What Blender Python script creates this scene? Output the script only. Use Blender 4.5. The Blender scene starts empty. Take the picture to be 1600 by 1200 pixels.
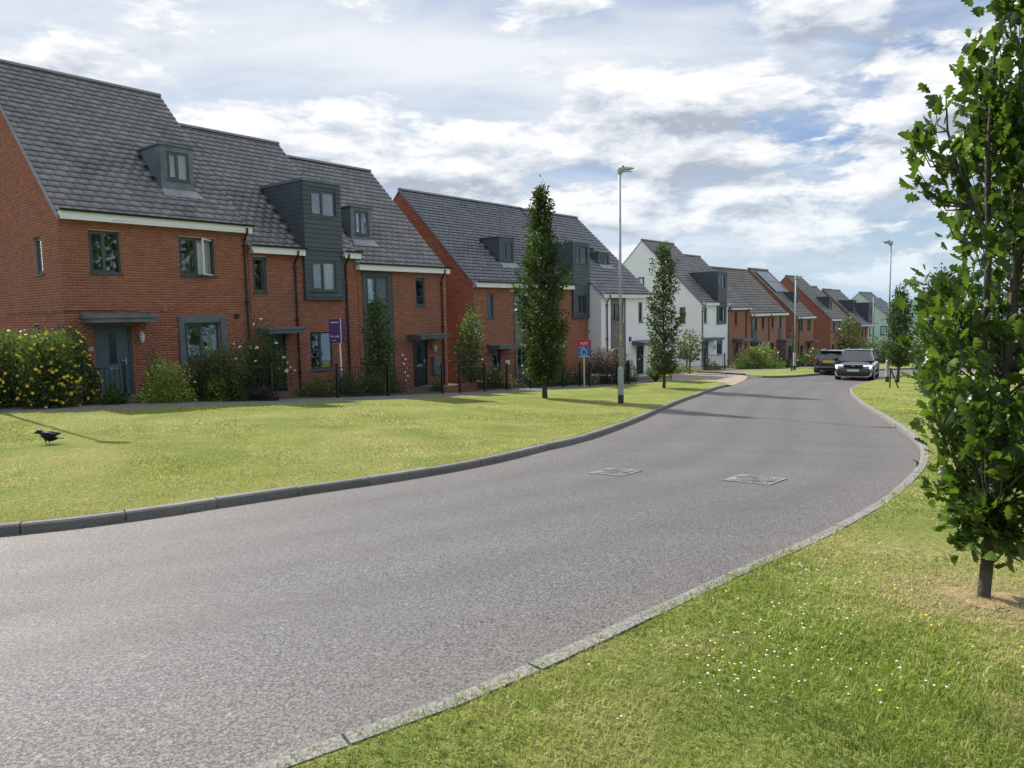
import bpy, math, random
import numpy as np
from mathutils import Matrix, Vector
rng = np.random.default_rng(7); random.seed(7)
R = math.radians
sc = bpy.context.scene
col = sc.collection
# ------------------------------------------------------------------ camera
up = np.array([-.019, 1, .0935]); up /= np.linalg.norm(up)
fw = np.array([0, 0, -1.]); fw = fw-up*(fw@up); fw /= np.linalg.norm(fw)
rt = np.cross(fw, up)
cd = bpy.data.cameras.new('camera'); cam = bpy.data.objects.new('camera', cd); col.objects.link(cam)
cd.sensor_width = 36; cd.lens = 1155/1600*36; cd.clip_end = 60000; cd.clip_start = .05
m = Matrix.Identity(4)
for i, rr in enumerate((rt, fw, up)):
    for j in range(3): m[i][j] = rr[j]
cam.matrix_world = m
sc.camera = cam
sc.render.resolution_x, sc.render.resolution_y = 1024, 768
sc.view_settings.view_transform = 'Standard'; sc.view_settings.look = 'None'
sc.view_settings.exposure = 0.60; sc.view_settings.gamma = 1; sc.view_settings.use_curve_mapping = False
SUN_EL = R(43.8); SUN_D = Vector((-.726*math.cos(SUN_EL), .688*math.cos(SUN_EL), math.sin(SUN_EL)))
sd = bpy.data.lights.new('sun', 'SUN'); sd.energy = 4.3; sd.angle = R(.6); sd.color = (1, .95, .86)
so = bpy.data.objects.new('sun', sd); col.objects.link(so); so.location = (0, 0, 60)
so.rotation_euler = SUN_D.to_track_quat('Z', 'Y').to_euler()

# ------------------------------------------------------------------ node helpers
class G:
    def __init__(s, nt): s.nt = nt
    def n(s, t, ins=None, **kw):
        x = s.nt.nodes.new('ShaderNode'+t)
        for k, v in kw.items(): setattr(x, k, v)
        for k, v in (ins or {}).items():
            if isinstance(v, bpy.types.NodeSocket): s.nt.links.new(v, x.inputs[k])
            else: x.inputs[k].default_value = v
        return x
    def math(s, op, a, b=0., c=0., clamp=False):
        return s.n('Math', {0: a, 1: b, 2: c}, operation=op, use_clamp=clamp).outputs[0]
    def vm(s, op, a, b=(0, 0, 0)):
        return s.n('VectorMath', {0: a, 1: b}, operation=op).outputs[0]
    def noise(s, vec, scale, detail=4, rough=.55, dist=0.):
        return s.n('TexNoise', {'Vector': vec, 'Scale': scale, 'Detail': detail, 'Roughness': rough, 'Distortion': dist}).outputs[0]
    def ramp(s, fac, pts, interp='LINEAR'):
        x = s.n('ValToRGB', {0: fac}); cr = x.color_ramp; cr.interpolation = interp
        while len(cr.elements) < len(pts): cr.elements.new(.5)
        for e, (p, c) in zip(cr.elements, pts):
            e.position = p; e.color = (c, c, c, 1) if isinstance(c, (int, float)) else (*c, 1)
        return x.outputs[0]
    def mix(s, f, a, b, bt='MIX'):
        x = s.n('Mix', data_type='RGBA', blend_type=bt)
        for i, v in ((0, f), (6, a), (7, b)):
            if isinstance(v, bpy.types.NodeSocket): s.nt.links.new(v, x.inputs[i])
            else: x.inputs[i].default_value = v if not isinstance(v, tuple) else ((*v, 1) if len(v) == 3 else v)
        return x.outputs[2]
    def bump(s, h, st=.5, d=.01):
        return s.n('Bump', {'Height': h, 'Strength': st, 'Distance': d}).outputs[0]
# ------------------------------------------------------------------ world
w = bpy.data.worlds.new('World'); sc.world = w; w.use_nodes = True
nt = w.node_tree; nt.nodes.clear(); g = G(nt)
d = g.n('TexCoord').outputs['Generated']
sep = g.n('SeparateXYZ', {0: d}); Z = sep.outputs[2]
sky = g.n('TexSky', sky_type='NISHITA'); sky.sun_disc = False; sky.sun_elevation = SUN_EL
sky.sun_rotation = math.atan2(SUN_D.x, SUN_D.y); sky.altitude = 80; sky.dust_density = 1.2; sky.ozone_density = 1.5
blue = g.mix(1., sky.outputs[0], (.075, .090, .112), 'MULTIPLY')
def proj(v, k=.42, zs=3.4, off=(7.4, 2.6, 1.)):
    z_ = g.math('MAXIMUM', g.n('SeparateXYZ', {0: v}).outputs[2], 0.)
    p_ = g.n('VectorMath', {0: v, 3: g.math('DIVIDE', 1., g.math('ADD', z_, k))}, operation='SCALE').outputs[0]
    p_ = g.vm('MULTIPLY', p_, (1, 1, 0))
    return g.vm('ADD', g.vm('ADD', p_, g.n('CombineXYZ', {0: 0., 1: 0., 2: g.math('MULTIPLY', z_, zs)}).outputs[0]), off)
# low cumulus: lumpy heaps, lit on the side towards the sun and on top
def cum(vec):
    w_ = g.n('TexNoise', {'Vector': vec, 'Scale': 3.2, 'Detail': 4}).outputs[1]
    vec = g.vm('ADD', vec, g.n('VectorMath', {0: g.vm('SUBTRACT', w_, (.5, .5, .5)), 3: .16}, operation='SCALE').outputs[0])
    a = g.noise(vec, 3.4, 11, .60, .0)
    b = g.noise(vec, 1.1, 2, .5)
    return g.math('ADD', g.math('MULTIPLY', a, .66), g.math('MULTIPLY', b, .40))
OFS = (6.6, 1.2, 2.4)
c0 = cum(proj(d, off=OFS))
c1 = cum(proj(g.vm('ADD', d, (-.014, .008, .028)), off=OFS))
low_bias = g.math('SUBTRACT', g.ramp(Z, [(0., .03), (.06, .085), (.13, .10), (.27, .085), (.36, .045), (.5, .02)]), .05)
cc_ = g.math('ADD', c0, low_bias)
dens = g.ramp(cc_, [(.525, 0.), (.590, 1.)], 'EASE')
thick = g.ramp(cc_, [(.57, 0.), (.72, 1.)])
lit = g.math('ADD', g.math('MULTIPLY', g.math('SUBTRACT', c0, c1), 8.5), .62)
lit = g.math('SUBTRACT', lit, g.math('MULTIPLY', thick, g.ramp(Z, [(.0, .20), (.2, .36), (.35, .5)])), clamp=True)
lowcol = g.ramp(lit, [(0., (.41, .455, .54)), (.28, (.55, .60, .675)), (.55, (.70, .74, .80)), (.8, (.82, .845, .88)), (1., (.93, .935, .94))])
# high veil: smooth streaks
Ps = g.n('Mapping', {0: proj(d, .2, .6), 2: (0, 0, R(25)), 3: (.5, 1.2, 1)}).outputs[0]
v0 = g.noise(Ps, .8, 4, .5, .5)
v1 = g.noise(Ps, 3.2, 9, .62, .4)
vs_ = g.math('ADD', g.math('MULTIPLY', v0, .68), g.math('MULTIPLY', v1, .32))
vs_ = g.math('ADD', vs_, g.ramp(Z, [(.1, 0.), (.5, .05)]))
vd = g.ramp(vs_, [(.43, .03), (.485, .45), (.55, .90), (.62, 1.)])
vcol = g.ramp(vs_, [(.42, (.48, .56, .69)), (.54, (.60, .665, .76)), (.66, (.78, .82, .87))])
c = g.mix(vd, blue, vcol)
c = g.mix(dens, c, lowcol)
# pale haze towards the horizon
hz = g.ramp(Z, [(0., 1.), (.04, .72), (.12, .22), (.2, 0.)])
hcol = g.ramp(Z, [(0., (.46, .63, .78)), (.06, (.60, .73, .84)), (.2, (.72, .79, .86))])
c = g.mix(g.math('MULTIPLY', hz, .85), c, hcol)
bg = g.n('Background', {0: c, 1: 0.73})
out = g.n('OutputWorld'); nt.links.new(bg.outputs[0], out.inputs[0])

# ------------------------------------------------------------------ materials
def mat(name, base=(.5, .5, .5), rough=.8, metal=0., spec=.5):
    m = bpy.data.materials.new(name); m.use_nodes = True
    b = m.node_tree.nodes['Principled BSDF']
    b.inputs['Base Color'].default_value = (*base, 1); b.inputs['Roughness'].default_value = rough
    b.inputs['Metallic'].default_value = metal; b.inputs['Specular IOR Level'].default_value = spec
    return m, G(m.node_tree), b
def link(g, s, b, k): g.nt.links.new(s, b.inputs[k])
def pos(g): return g.n('NewGeometry').outputs['Position']
def obco(g): return g.n('TexCoord').outputs['Object']
def attr(g, nm='rnd'): return g.n('Attribute', attribute_name=nm).outputs['Fac']
def plain(name, base, rough=.6, var=.12, scale=3., metal=0., spec=.5, bmp=0., bs=60.):
    m, g, b = mat(name, base, rough, metal, spec)
    n = g.noise(pos(g), scale, 5, .6)
    c0 = tuple(x*(1-var) for x in base); c1 = tuple(min(1, x*(1+var)) for x in base)
    link(g, g.ramp(n, [(.3, c0), (.7, c1)]), b, 'Base Color')
    if bmp: link(g, g.bump(g.noise(pos(g), bs, 3), bmp, .01), b, 'Normal')
    return m
def brick_mat(name, cols):
    m, g, b = mat(name, rough=.88, spec=.25)
    a = attr(g)
    c = g.ramp(a, [(i/(len(cols)-1), cc) for i, cc in enumerate(cols)])
    n = g.noise(pos(g), .45, 5, .6); n2 = g.noise(pos(g), 30, 3)
    c = g.mix(g.ramp(n, [(.47, 0.), (.70, .42)]), c, (.20, .115, .085))
    c = g.mix(g.ramp(g.noise(pos(g), .8, 6, .7), [(.58, 0.), (.75, .3)]), c, (.42, .30, .24))
    c = g.mix(.25, c, g.ramp(n2, [(.3, (.2, .2, .2)), (.7, (.75, .75, .75))]), 'SOFT_LIGHT')
    link(g, c, b, 'Base Color'); link(g, g.bump(n2, .35, .004), b, 'Normal')
    return m
RED = [(.285, .102, .066), (.345, .124, .078), (.365, .136, .086), (.335, .116, .073), (.40, .165, .108), (.30, .108, .068)]
M_brick = brick_mat('red_brick', RED)
M_mortar = plain('mortar', (.40, .29, .22), .95, .15, 2)
def brick_tex(name, c1, c2, mo):   # for fronts too far off to see single bricks
    m, g, b = mat(name, rough=.9, spec=.2)
    p = obco(g); s = g.n('SeparateXYZ', {0: p})
    v = g.n('CombineXYZ', {0: g.math('ADD', s.outputs[0], s.outputs[1]), 1: s.outputs[2], 2: 0.}).outputs[0]
    t = g.n('TexBrick', {'Vector': v, 'Color1': (*c1, 1), 'Color2': (*c2, 1), 'Mortar': (*mo, 1), 'Scale': 1., 'Mortar Size': .008, 'Brick Width': .225, 'Row Height': .075, 'Bias': 0.})
    n = g.noise(pos(g), .5, 5, .6)
    c = g.mix(g.ramp(n, [(.45, 0.), (.7, .35)]), t.outputs[0], (.17, .10, .075))
    link(g, c, b, 'Base Color'); link(g, g.bump(t.outputs[1], -.4, .01), b, 'Normal')
    return m
M_brickf = brick_tex('red_brick_far', (.33, .122, .072), (.285, .102, .062), (.33, .23, .18))
M_brickb = brick_tex('brown_brick_far', (.36, .17, .11), (.31, .14, .095), (.32, .24, .19))
def tile_mat(name, a0, a1, tint):
    m, g, b = mat(name, rough=.5, spec=.7)
    c = g.ramp(attr(g), [(0, a0), (.6, a1), (1, tint)])
    n = g.noise(pos(g), 9, 6, .7); n3 = g.noise(pos(g), 1.1, 5, .65)
    c = g.mix(g.ramp(n3, [(.5, 0.), (.72, .6)]), c, tuple(x*.45 for x in a0))
    c = g.mix(g.ramp(n, [(.58, 0.), (.74, .3)]), c, (.30, .285, .28))
    link(g, c, b, 'Base Color')
    link(g, g.ramp(n, [(.3, .38), (.7, .62)]), b, 'Roughness')
    link(g, g.bump(n, .25, .01), b, 'Normal')
    return m
M_tile = tile_mat('grey_concrete_tile', (.165, .162, .178), (.20, .195, .21), (.24, .23, .236))
M_slate = tile_mat('blue_grey_slate', (.145, .155, .185), (.17, .18, .215), (.20, .205, .24))
M_under = plain('roof_underlay', (.025, .025, .028), .9)
def farroof(name, c):
    m, g, b = mat(name, rough=.65)
    p = obco(g); s = g.n('SeparateXYZ', {0: p})
    t = g.math('FRACT', g.math('MULTIPLY', s.outputs[2], 5.2))
    cc = g.mix(g.ramp(t, [(0, .0), (.12, 1.)]), tuple(x*.35 for x in c), c)
    n = g.noise(pos(g), 1.5, 5, .7)
    cc = g.mix(g.ramp(n, [(.4, 0.), (.7, .4)]), cc, tuple(x*.6 for x in c))
    link(g, cc, b, 'Base Color'); link(g, g.bump(t, .5, .02), b, 'Normal')
    return m
M_roofrear = farroof('rear_roof_tiles', (.14, .14, .145))
M_white = plain('white_render', (.84, .86, .86), .9, .04, 1.2, bmp=.3, bs=90)
M_green = plain('pale_green_render', (.50, .66, .56), .9, .05, 1.2)
M_fascia = plain('white_fascia_paint', (.84, .86, .89), .45, .05, 2)
M_frame = plain('anthracite_frame', (.060, .080, .098), .45, .1, 4)
M_door = plain('blue_grey_door_paint', (.075, .125, .155), .42, .08, 3)
M_darkdoor = plain('navy_door_paint', (.014, .018, .032), .35, .1, 3)
M_clad = plain('slate_grey_board', (.062, .082, .098), .6, .16, 2.5, bmp=.2, bs=40)
M_lead = plain('grey_lead_sheet', (.12, .155, .18), .5, .25, 2.2, spec=.5)
M_leadpale = plain('pale_lead_flashing', (.26, .28, .31), .5, .3, 6)
M_timber = plain('weathered_timber_board', (.19, .155, .14), .8, .2, 3)
M_pipe = plain('black_plastic_pipe', (.016, .017, .022), .35, .1, 3)
M_metal = plain('black_painted_steel', (.013, .015, .020), .4, .1, 5)
M_galv = plain('galvanised_steel', (.36, .39, .41), .6, .12, 5, metal=.1)
M_galvd = plain('dark_base_paint', (.035, .037, .045), .6, .2, 8)
M_kerb = None
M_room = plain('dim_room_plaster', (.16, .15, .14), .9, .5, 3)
M_curt = plain('cream_curtain', (.78, .76, .68), .9, .08, 6)
M_net = plain('pale_blind', (.82, .85, .86), .9, .05, 6)
M_plast = plain('white_plastic', (.75, .75, .72), .4, .05, 4)
m, g, b = mat('window_glass'); M_glass = m
m.node_tree.nodes.remove(b)
fr = g.n('Fresnel', {0: 1.55}).outputs[0]
bmpn = g.bump(g.noise(pos(g), 1.7, 2), .05, .02)
gl = g.n('BsdfGlossy', {0: (.9, .95, 1, 1), 1: .02, 'Normal': bmpn}); tr = g.n('BsdfTransparent', {0: (.80, .85, .85, 1)})
mx = g.n('MixShader', {0: g.math('MAXIMUM', g.math('MULTIPLY', fr, 1.3, clamp=True), .10), 1: tr.outputs[0], 2: gl.outputs[0]})
m.node_tree.links.new(mx.outputs[0], m.node_tree.nodes['Material Output'].inputs[0])
def foliage(name, dark, lightc, trans=(.25, .40, .05), tf=.35, rough=.45, hue=None):
    m, g, b = mat(name, rough=rough, spec=.45)
    c = g.ramp(attr(g), [(0, dark), (.75, lightc), (1, hue or lightc)])
    link(g, c, b, 'Base Color')
    t = g.n('BsdfTranslucent', {0: g.mix(.7, c, trans)})
    mx = g.n('MixShader', {0: tf, 1: b.outputs[0], 2: t.outputs[0]})
    m.node_tree.links.new(mx.outputs[0], m.node_tree.nodes['Material Output'].inputs[0])
    return m
M_oak = foliage('oak_leaf', (.015, .037, .010), (.050, .098, .020), (.21, .37, .028), .33, .38, (.12, .18, .035))
M_oakfar = foliage('oak_leaf_far', (.013, .034, .010), (.042, .080, .018), (.15, .25, .025), .24, .5, (.075, .12, .03))
M_bush = foliage('shrub_leaf', (.018, .040, .015), (.055, .100, .026), tf=.22, hue=(.10, .15, .04))
M_bushy = foliage('bright_shrub_leaf', (.11, .19, .035), (.32, .40, .09), tf=.3, hue=(.55, .56, .22))
M_bushg = foliage('grey_green_leaf', (.03, .055, .025), (.085, .125, .05), tf=.25, hue=(.28, .31, .17))
M_purple = foliage('dark_purple_leaf', (.020, .018, .026), (.045, .035, .050), (.1, .05, .08), tf=.15)
M_pink = foliage('tamarisk_leaf', (.10, .075, .06), (.24, .17, .13), (.3, .2, .15), tf=.2, hue=(.34, .26, .2))
M_bark = plain('tree_bark', (.072, .066, .056), .95, .45, 16, bmp=.9, bs=45)
M_yflower = plain('yellow_petal', (.80, .62, .04), .6, .2, 20)
M_rose = plain('pink_white_petal', (.86, .68, .68), .6, .2, 20)
M_wflower = plain('white_petal', (.78, .78, .70), .6, .1, 20)
def asphalt():
    m, g, b = mat('worn_asphalt', rough=.75, spec=.5)
    p = pos(g)
    v = g.n('TexVoronoi', {'Vector': p, 'Scale': 110., 'Randomness': 1.}); vcol = g.n('SeparateColor', {0: v.outputs['Color']}).outputs[0]
    v2 = g.n('TexVoronoi', {'Vector': p, 'Scale': 42., 'Randomness': 1.}); vc2 = g.n('SeparateColor', {0: v2.outputs['Color']}).outputs[0]
    st = g.ramp(vcol, [(0, (.035, .034, .036)), (.22, (.106, .105, .111)), (.7, (.146, .144, .151)), (1, (.22, .218, .225))])
    pit = g.ramp(g.noise(p, 62, 5, .78), [(.445, 1.), (.495, 0.)])
    c = st
    c = g.mix(g.ramp(vc2, [(.985, 0.), (.99, .45)]), c, (.36, .35, .34))
    big = g.noise(p, .35, 5, .6, .6)
    c = g.mix(.55, c, g.ramp(big, [(.28, (.36, .36, .37)), (.72, (.60, .585, .59))]), 'OVERLAY')
    # wheel tracks along the road and dusty margin
    streak = g.noise(g.n('Mapping', {0: p, 2: (0, 0, R(-50)), 3: (.05, .9, 1)}).outputs[0], 1.3, 4, .6)
    c = g.mix(g.ramp(streak, [(.45, 0.), (.62, .45)]), c, (.165, .152, .155))
    track = attr(g, 'track')
    c = g.mix(g.math('MULTIPLY', track, g.ramp(g.noise(p, .9, 5, .6), [(.3, .25), (.7, .7)])), c, (.095, .09, .095))
    edge = attr(g, 'edge')
    c = g.mix(g.math('MULTIPLY', edge, g.ramp(g.noise(p, 2.2, 5, .7), [(.3, .15), (.65, .8)])), c, (.20, .165, .14))
    c = g.mix(g.math('MULTIPLY', pit, .88), c, (.022, .022, .024))
    link(g, c, b, 'Base Color')
    hgt = g.math('SUBTRACT', g.math('ADD', v.outputs[0], g.math('MULTIPLY', g.noise(p, 180, 2), .5)), pit)
    link(g, g.bump(hgt, .35, .005), b, 'Normal')
    link(g, g.ramp(big, [(.3, .55), (.7, .75)]), b, 'Roughness')
    return m
M_road = asphalt()
M_path = plain('footpath_asphalt', (.15, .145, .14), .9, .2, 2.2, bmp=.5, bs=80)
def kerbm():
    m, g, b = mat('concrete_kerb', rough=.9, spec=.3)
    p = pos(g)
    c = g.ramp(g.noise(p, 70, 4, .8), [(.35, (.11, .11, .107)), (.55, (.26, .257, .245)), (.7, (.42, .41, .38))])
    c = g.mix(g.ramp(g.noise(p, 2.5, 5, .7), [(.4, 0.), (.7, .5)]), c, (.11, .105, .085))
    c = g.mix(g.n('ObjectInfo').outputs['Random'], c, g.mix(.25, c, (.1, .1, .1)))
    link(g, c, b, 'Base Color'); link(g, g.bump(g.noise(p, 90, 3), .5, .006), b, 'Normal')
    return m
M_kerb = kerbm()
def lawnm():
    m, g, b = mat('lawn_soil_and_thatch', rough=.95, spec=.1)
    p = pos(g)
    n = g.noise(p, .55, 6, .65, .4); n2 = g.noise(p, 26, 5, .75); n3 = g.noise(p, 120, 3, .7)
    c = g.ramp(n, [(.3, (.18, .23, .045)), (.5, (.31, .34, .09)), (.7, (.44, .40, .16))])
    c = g.mix(g.ramp(n2, [(.42, .6), (.62, 0.)]), c, (.05, .085, .018))
    c = g.mix(g.ramp(n3, [(.5, 0.), (.7, .45)]), c, (.34, .34, .12))
    link(g, c, b, 'Base Color'); link(g, g.bump(n3, .8, .03), b, 'Normal')
    return m
M_lawn = lawnm()
m, g, b = mat('grass_blade', rough=.55, spec=.3); M_blade = m
ca = g.n('Attribute', attribute_name='Col').outputs['Color']
link(g, ca, b, 'Base Color')
t = g.n('BsdfTranslucent', {0: ca}); mx = g.n('MixShader', {0: .42, 1: b.outputs[0], 2: t.outputs[0]})
m.node_tree.links.new(mx.outputs[0], m.node_tree.nodes['Material Output'].inputs[0])
M_soil = plain('garden_soil', (.085, .065, .045), .95, .35, 3, bmp=.8, bs=25)
M_paver = None
m, g, b = mat('pinkish_block_paving', rough=.9, spec=.3); M_paver = m
t = g.n('TexBrick', {'Vector': pos(g), 'Color1': (.36, .29, .25, 1), 'Color2': (.29, .235, .20, 1), 'Mortar': (.16, .13, .11, 1), 'Scale': 1., 'Mortar Size': .006, 'Brick Width': .2, 'Row Height': .1})
link(g, t.outputs[0], b, 'Base Color')

# ------------------------------------------------------------------ mesh helpers
def mk(name, V, F, mt, parent=None, rnd=None, colr=None, loc=None, smooth=False, edge=None):
    V = np.asarray(V, dtype=np.float32).reshape(-1, 3)
    me = bpy.data.meshes.new(name)
    if isinstance(F, np.ndarray):
        k = F.shape[1]; nf = len(F)
        me.vertices.add(len(V)); me.vertices.foreach_set('co', V.ravel())
        me.loops.add(nf*k); me.loops.foreach_set('vertex_index', F.astype(np.int32).ravel())
        me.polygons.add(nf); me.polygons.foreach_set('loop_start', np.arange(0, nf*k, k, dtype=np.int32))
        try: me.polygons.foreach_set('loop_total', np.full(nf, k, dtype=np.int32))
        except Exception: pass
        me.update(calc_edges=True)
    else:
        me.from_pydata([tuple(map(float, v)) for v in V], [], F); me.update()
    if rnd is not None:
        a = me.attributes.new('rnd', 'FLOAT', 'POINT'); a.data.foreach_set('value', np.asarray(rnd, dtype=np.float32))
    if edge is not None:
        a = me.attributes.new('edge', 'FLOAT', 'POINT'); a.data.foreach_set('value', np.asarray(edge, dtype=np.float32))
    if colr is not None:
        a = me.attributes.new('Col', 'FLOAT_COLOR', 'POINT'); a.data.foreach_set('color', np.asarray(colr, dtype=np.float32).ravel())
    if smooth: me.polygons.foreach_set('use_smooth', [True]*len(me.polygons))
    if mt: me.materials.append(mt)
    o = bpy.data.objects.new(name, me); col.objects.link(o)
    if parent: o.parent = parent
    if loc is not None: o.location = loc
    return o
def inst(src, name, parent, loc=None):
    o = bpy.data.objects.new(name, src.data); col.objects.link(o); o.parent = parent
    if loc is not None: o.location = loc
    return o
BF = np.array([[0, 1, 3, 2], [4, 6, 7, 5], [0, 4, 5, 1], [2, 3, 7, 6], [0, 2, 6, 4], [1, 5, 7, 3]])
def boxes(arr, T=None):
    """arr rows: x0,x1,y0,y1,z0,z1 -> V,F ; T maps (x,y,z) arrays"""
    a = np.asarray(arr, float).reshape(-1, 6); n = len(a)
    V = np.zeros((n, 8, 3))
    for i in range(8):
        V[:, i, 0] = a[:, i >> 2 & 1]; V[:, i, 1] = a[:, 2+(i >> 1 & 1)]; V[:, i, 2] = a[:, 4+(i & 1)]
    if T is not None:
        x, y, z = T(V[..., 0], V[..., 1], V[..., 2]); V = np.stack([x, y, z], -1)
    F = (BF[None]+8*np.arange(n)[:, None, None]).reshape(-1, 4)
    return V.reshape(-1, 3), F
class MB:
    def __init__(s, T=None): s.V = []; s.F = []; s.T = T
    def add(s, V, F):
        o = len(s.V); s.V += [tuple(v) for v in V]; s.F += [[i+o for i in f] for f in F]; return s
    def box(s, x0, x1, y0, y1, z0, z1):
        V, F = boxes([[min(x0, x1), max(x0, x1), min(y0, y1), max(y0, y1), min(z0, z1), max(z0, z1)]]); return s.add(V, F.tolist())
    def poly(s, pts): return s.add(pts, [list(range(len(pts)))])
    def prism(s, pts, axis_vec):
        n = len(pts); a = np.array(pts, float); b_ = a+np.array(axis_vec)
        return s.add(list(a)+list(b_), [list(range(n)), list(range(2*n-1, n-1, -1))]+[[i, (i+1) % n, n+(i+1) % n, n+i] for i in range(n)])
    def tube(s, pts, rad, k=8, cap=True):
        pts = [np.array(p, float) for p in pts]; n = len(pts)
        if not hasattr(rad, '__len__'): rad = [rad]*n
        V = []; F = []
        for i, p in enumerate(pts):
            t = pts[min(i+1, n-1)]-pts[max(i-1, 0)]; t = t/(np.linalg.norm(t)+1e-9)
            a = np.cross(t, [0, 0, 1.] if abs(t[2]) < .9 else [1., 0, 0]); a /= np.linalg.norm(a); b_ = np.cross(t, a)
            for j in range(k):
                q = 2*math.pi*j/k; V.append(p+rad[i]*(a*math.cos(q)+b_*math.sin(q)))
        for i in range(n-1):
            for j in range(k): F.append([i*k+j, i*k+(j+1) % k, (i+1)*k+(j+1) % k, (i+1)*k+j])
        if cap: F += [list(range(k))[::-1], [(n-1)*k+j for j in range(k)]]
        return s.add(V, F)
    def mk(s, name, mt, parent=None, loc=None, smooth=False, rnd=None):
        V = np.array(s.V, float).reshape(-1, 3)
        if s.T is not None:
            x, y, z = s.T(V[:, 0], V[:, 1], V[:, 2]); V = np.stack([x, y, z], -1)
        return mk(name, V, s.F, mt, parent, loc=loc, smooth=smooth, rnd=rnd)
def tag(o, label=None, cat=None, group=None, kind=None):
    if label: o['label'] = label
    if cat: o['category'] = cat
    if group: o['group'] = group
    if kind: o['kind'] = kind
    return o
def empty(name, loc, rz=0., **kw):
    o = bpy.data.objects.new(name, None); col.objects.link(o); o.location = loc; o.rotation_euler = (0, 0, rz)
    o.empty_display_size = .3
    return tag(o, **kw)
# ------------------------------------------------------------------ the lie of the land
P0 = np.array([-12.035, 20.]); AD = R(39.5); D = np.array([math.sin(AD), math.cos(AD)]); N = np.array([D[1], -D[0]])
RZ = math.atan2(D[1], D[0])
SS = [-40, -10, -6, -2, 1.5, 8, 13, 18, 28, 40, 46, 60, 70, 80, 100, 200, 400]
ZZ = [-2.3, -2.05, -2.02, -2.1, -2.18, -2.6, -2.9, -3.2, -3.5, -3.85, -4.15, -4.8, -5.3, -5.9, -7.2, -14, -30]
def smst(a, b, x):
    t = np.clip((x-a)/(b-a), 0, 1); return t*t*(3-2*t)
def sq(X, Y):
    dx = X-P0[0]; dy = Y-P0[1]; return dx*D[0]+dy*D[1], dx*N[0]+dy*N[1]
def zg(X, Y):
    s, q = sq(X, Y)
    zz = (np.interp(s-1.2, SS, ZZ)+np.interp(s, SS, ZZ)+np.interp(s+1.2, SS, ZZ))/3 if False else np.interp(s, SS, ZZ)
    return zz+.36*smst(14, 20, q)*(1-smst(-7, 8, s))-.05*np.clip(q-24, 0, 400)*smst(5, 60, s)
def wp(s, q, dz=0.):   # street coordinates -> world
    p = P0+D*s+N*q; return (p[0], p[1], float(zg(p[0], p[1]))+dz)
def resample(pts, n, smooth=0):
    p = np.array(pts, float)
    for _ in range(smooth):
        q = [p[0]]
        for a, b in zip(p[:-1], p[1:]): q += [a*.75+b*.25, a*.25+b*.75]
        p = np.array(q+[p[-1]])
    L = np.r_[0, np.cumsum(np.hypot(*(p[1:]-p[:-1]).T))]
    t = np.linspace(0, L[-1], n); return np.stack([np.interp(t, L, p[:, 0]), np.interp(t, L, p[:, 1])], -1)
def loft(name, A, B, n, mcr, off, mt, parent=None, rough=0., edgeattr=False, kind='structure'):
    A = resample(A, n, 2) if len(A) != n else A; B = resample(B, n, 2) if len(B) != n else B
    t = np.linspace(0, 1, mcr)[None, :, None]
    G_ = A[:, None]*(1-t)+B[:, None]*t
    X = G_[..., 0]; Y = G_[..., 1]; Zc = zg(X, Y)+off
    if rough:
        inner = (np.sin(t[..., 0]*math.pi))
        Zc = Zc+rough*inner*(np.sin(X*1.7+Y*.6)+np.sin(X*.5-Y*1.3+1)+np.sin(X*3.1+2*Y))/3
    V = np.stack([X, Y, Zc], -1).reshape(-1, 3)
    i = np.arange(n-1)[:, None]*mcr+np.arange(mcr-1)[None]
    F = np.stack([i, i+1, i+1+mcr, i+mcr], -1).reshape(-1, 4)
    e = None
    if edgeattr:
        ww = np.linalg.norm(B-A, axis=1)[:, None]; tt = t[..., 0]
        e = np.exp(-np.minimum(tt, 1-tt)*ww/.45); e = np.broadcast_to(e, X.shape).ravel()
    o = mk(name, V, F, mt, parent, edge=e, smooth=True)
    if edgeattr:
        dA = tt*ww; tk = sum(np.exp(-((dA-c_)/.28)**2) for c_ in (1.05, 2.3, 3.35, 4.6)); tk = np.broadcast_to(tk, X.shape).ravel().astype(np.float32)
        a_ = o.data.attributes.new('track', 'FLOAT', 'POINT'); a_.data.foreach_set('value', np.ascontiguousarray(tk))
    tag(o, kind=kind); return o
KL = [(-16, 3.0), (-8.5, 5.6), (-4.96, 6.96), (-4.33, 7.26), (-3.69, 7.69), (-3.29, 8.03), (-2.46, 8.65), (-1.64, 9.21), (-.73, 10.0), (.17, 11.13), (1.10, 12.75), (1.89, 14.57), (3.06, 17.59), (4.94, 22.7), (6.52, 26.75), (8.19, 30.35), (9.4, 32.6), (9.98, 33.3)]
KR = [(-9, -3.0), (-3.3, .9), (-1.35, 2.2), (-.72, 2.63), (-.36, 2.86), (.32, 3.50), (1.15, 4.39), (2.44, 5.67), (3.96, 7.52), (5.34, 9.59), (6.83, 12.18), (7.85, 14.26), (9.75, 19.26), (11.61, 24.45), (12.75, 27.62), (13.9, 30.4), (15.96, 33.66), (19.19, 37.72), (22.5, 41.0), (29, 46.5), (38, 53), (50, 61)]
PF = [(-30, 12.0), (-16, 16.0), (-11.72, 16.78), (-10.29, 16.84), (-9.22, 17.18), (-8.49, 17.68), (-7.35, 18.0), (-6.59, 18.8), (-4.96, 20.29), (-3.43, 21.81), (-1.67, 23.78), (1.24, 28.3), (3.59, 31.2), (5.79, 33.6), (6.9, 34.5), (8.0, 35.3), (9.35, 35.8), (9.7, 35.2), (9.98, 33.32)]
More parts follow.
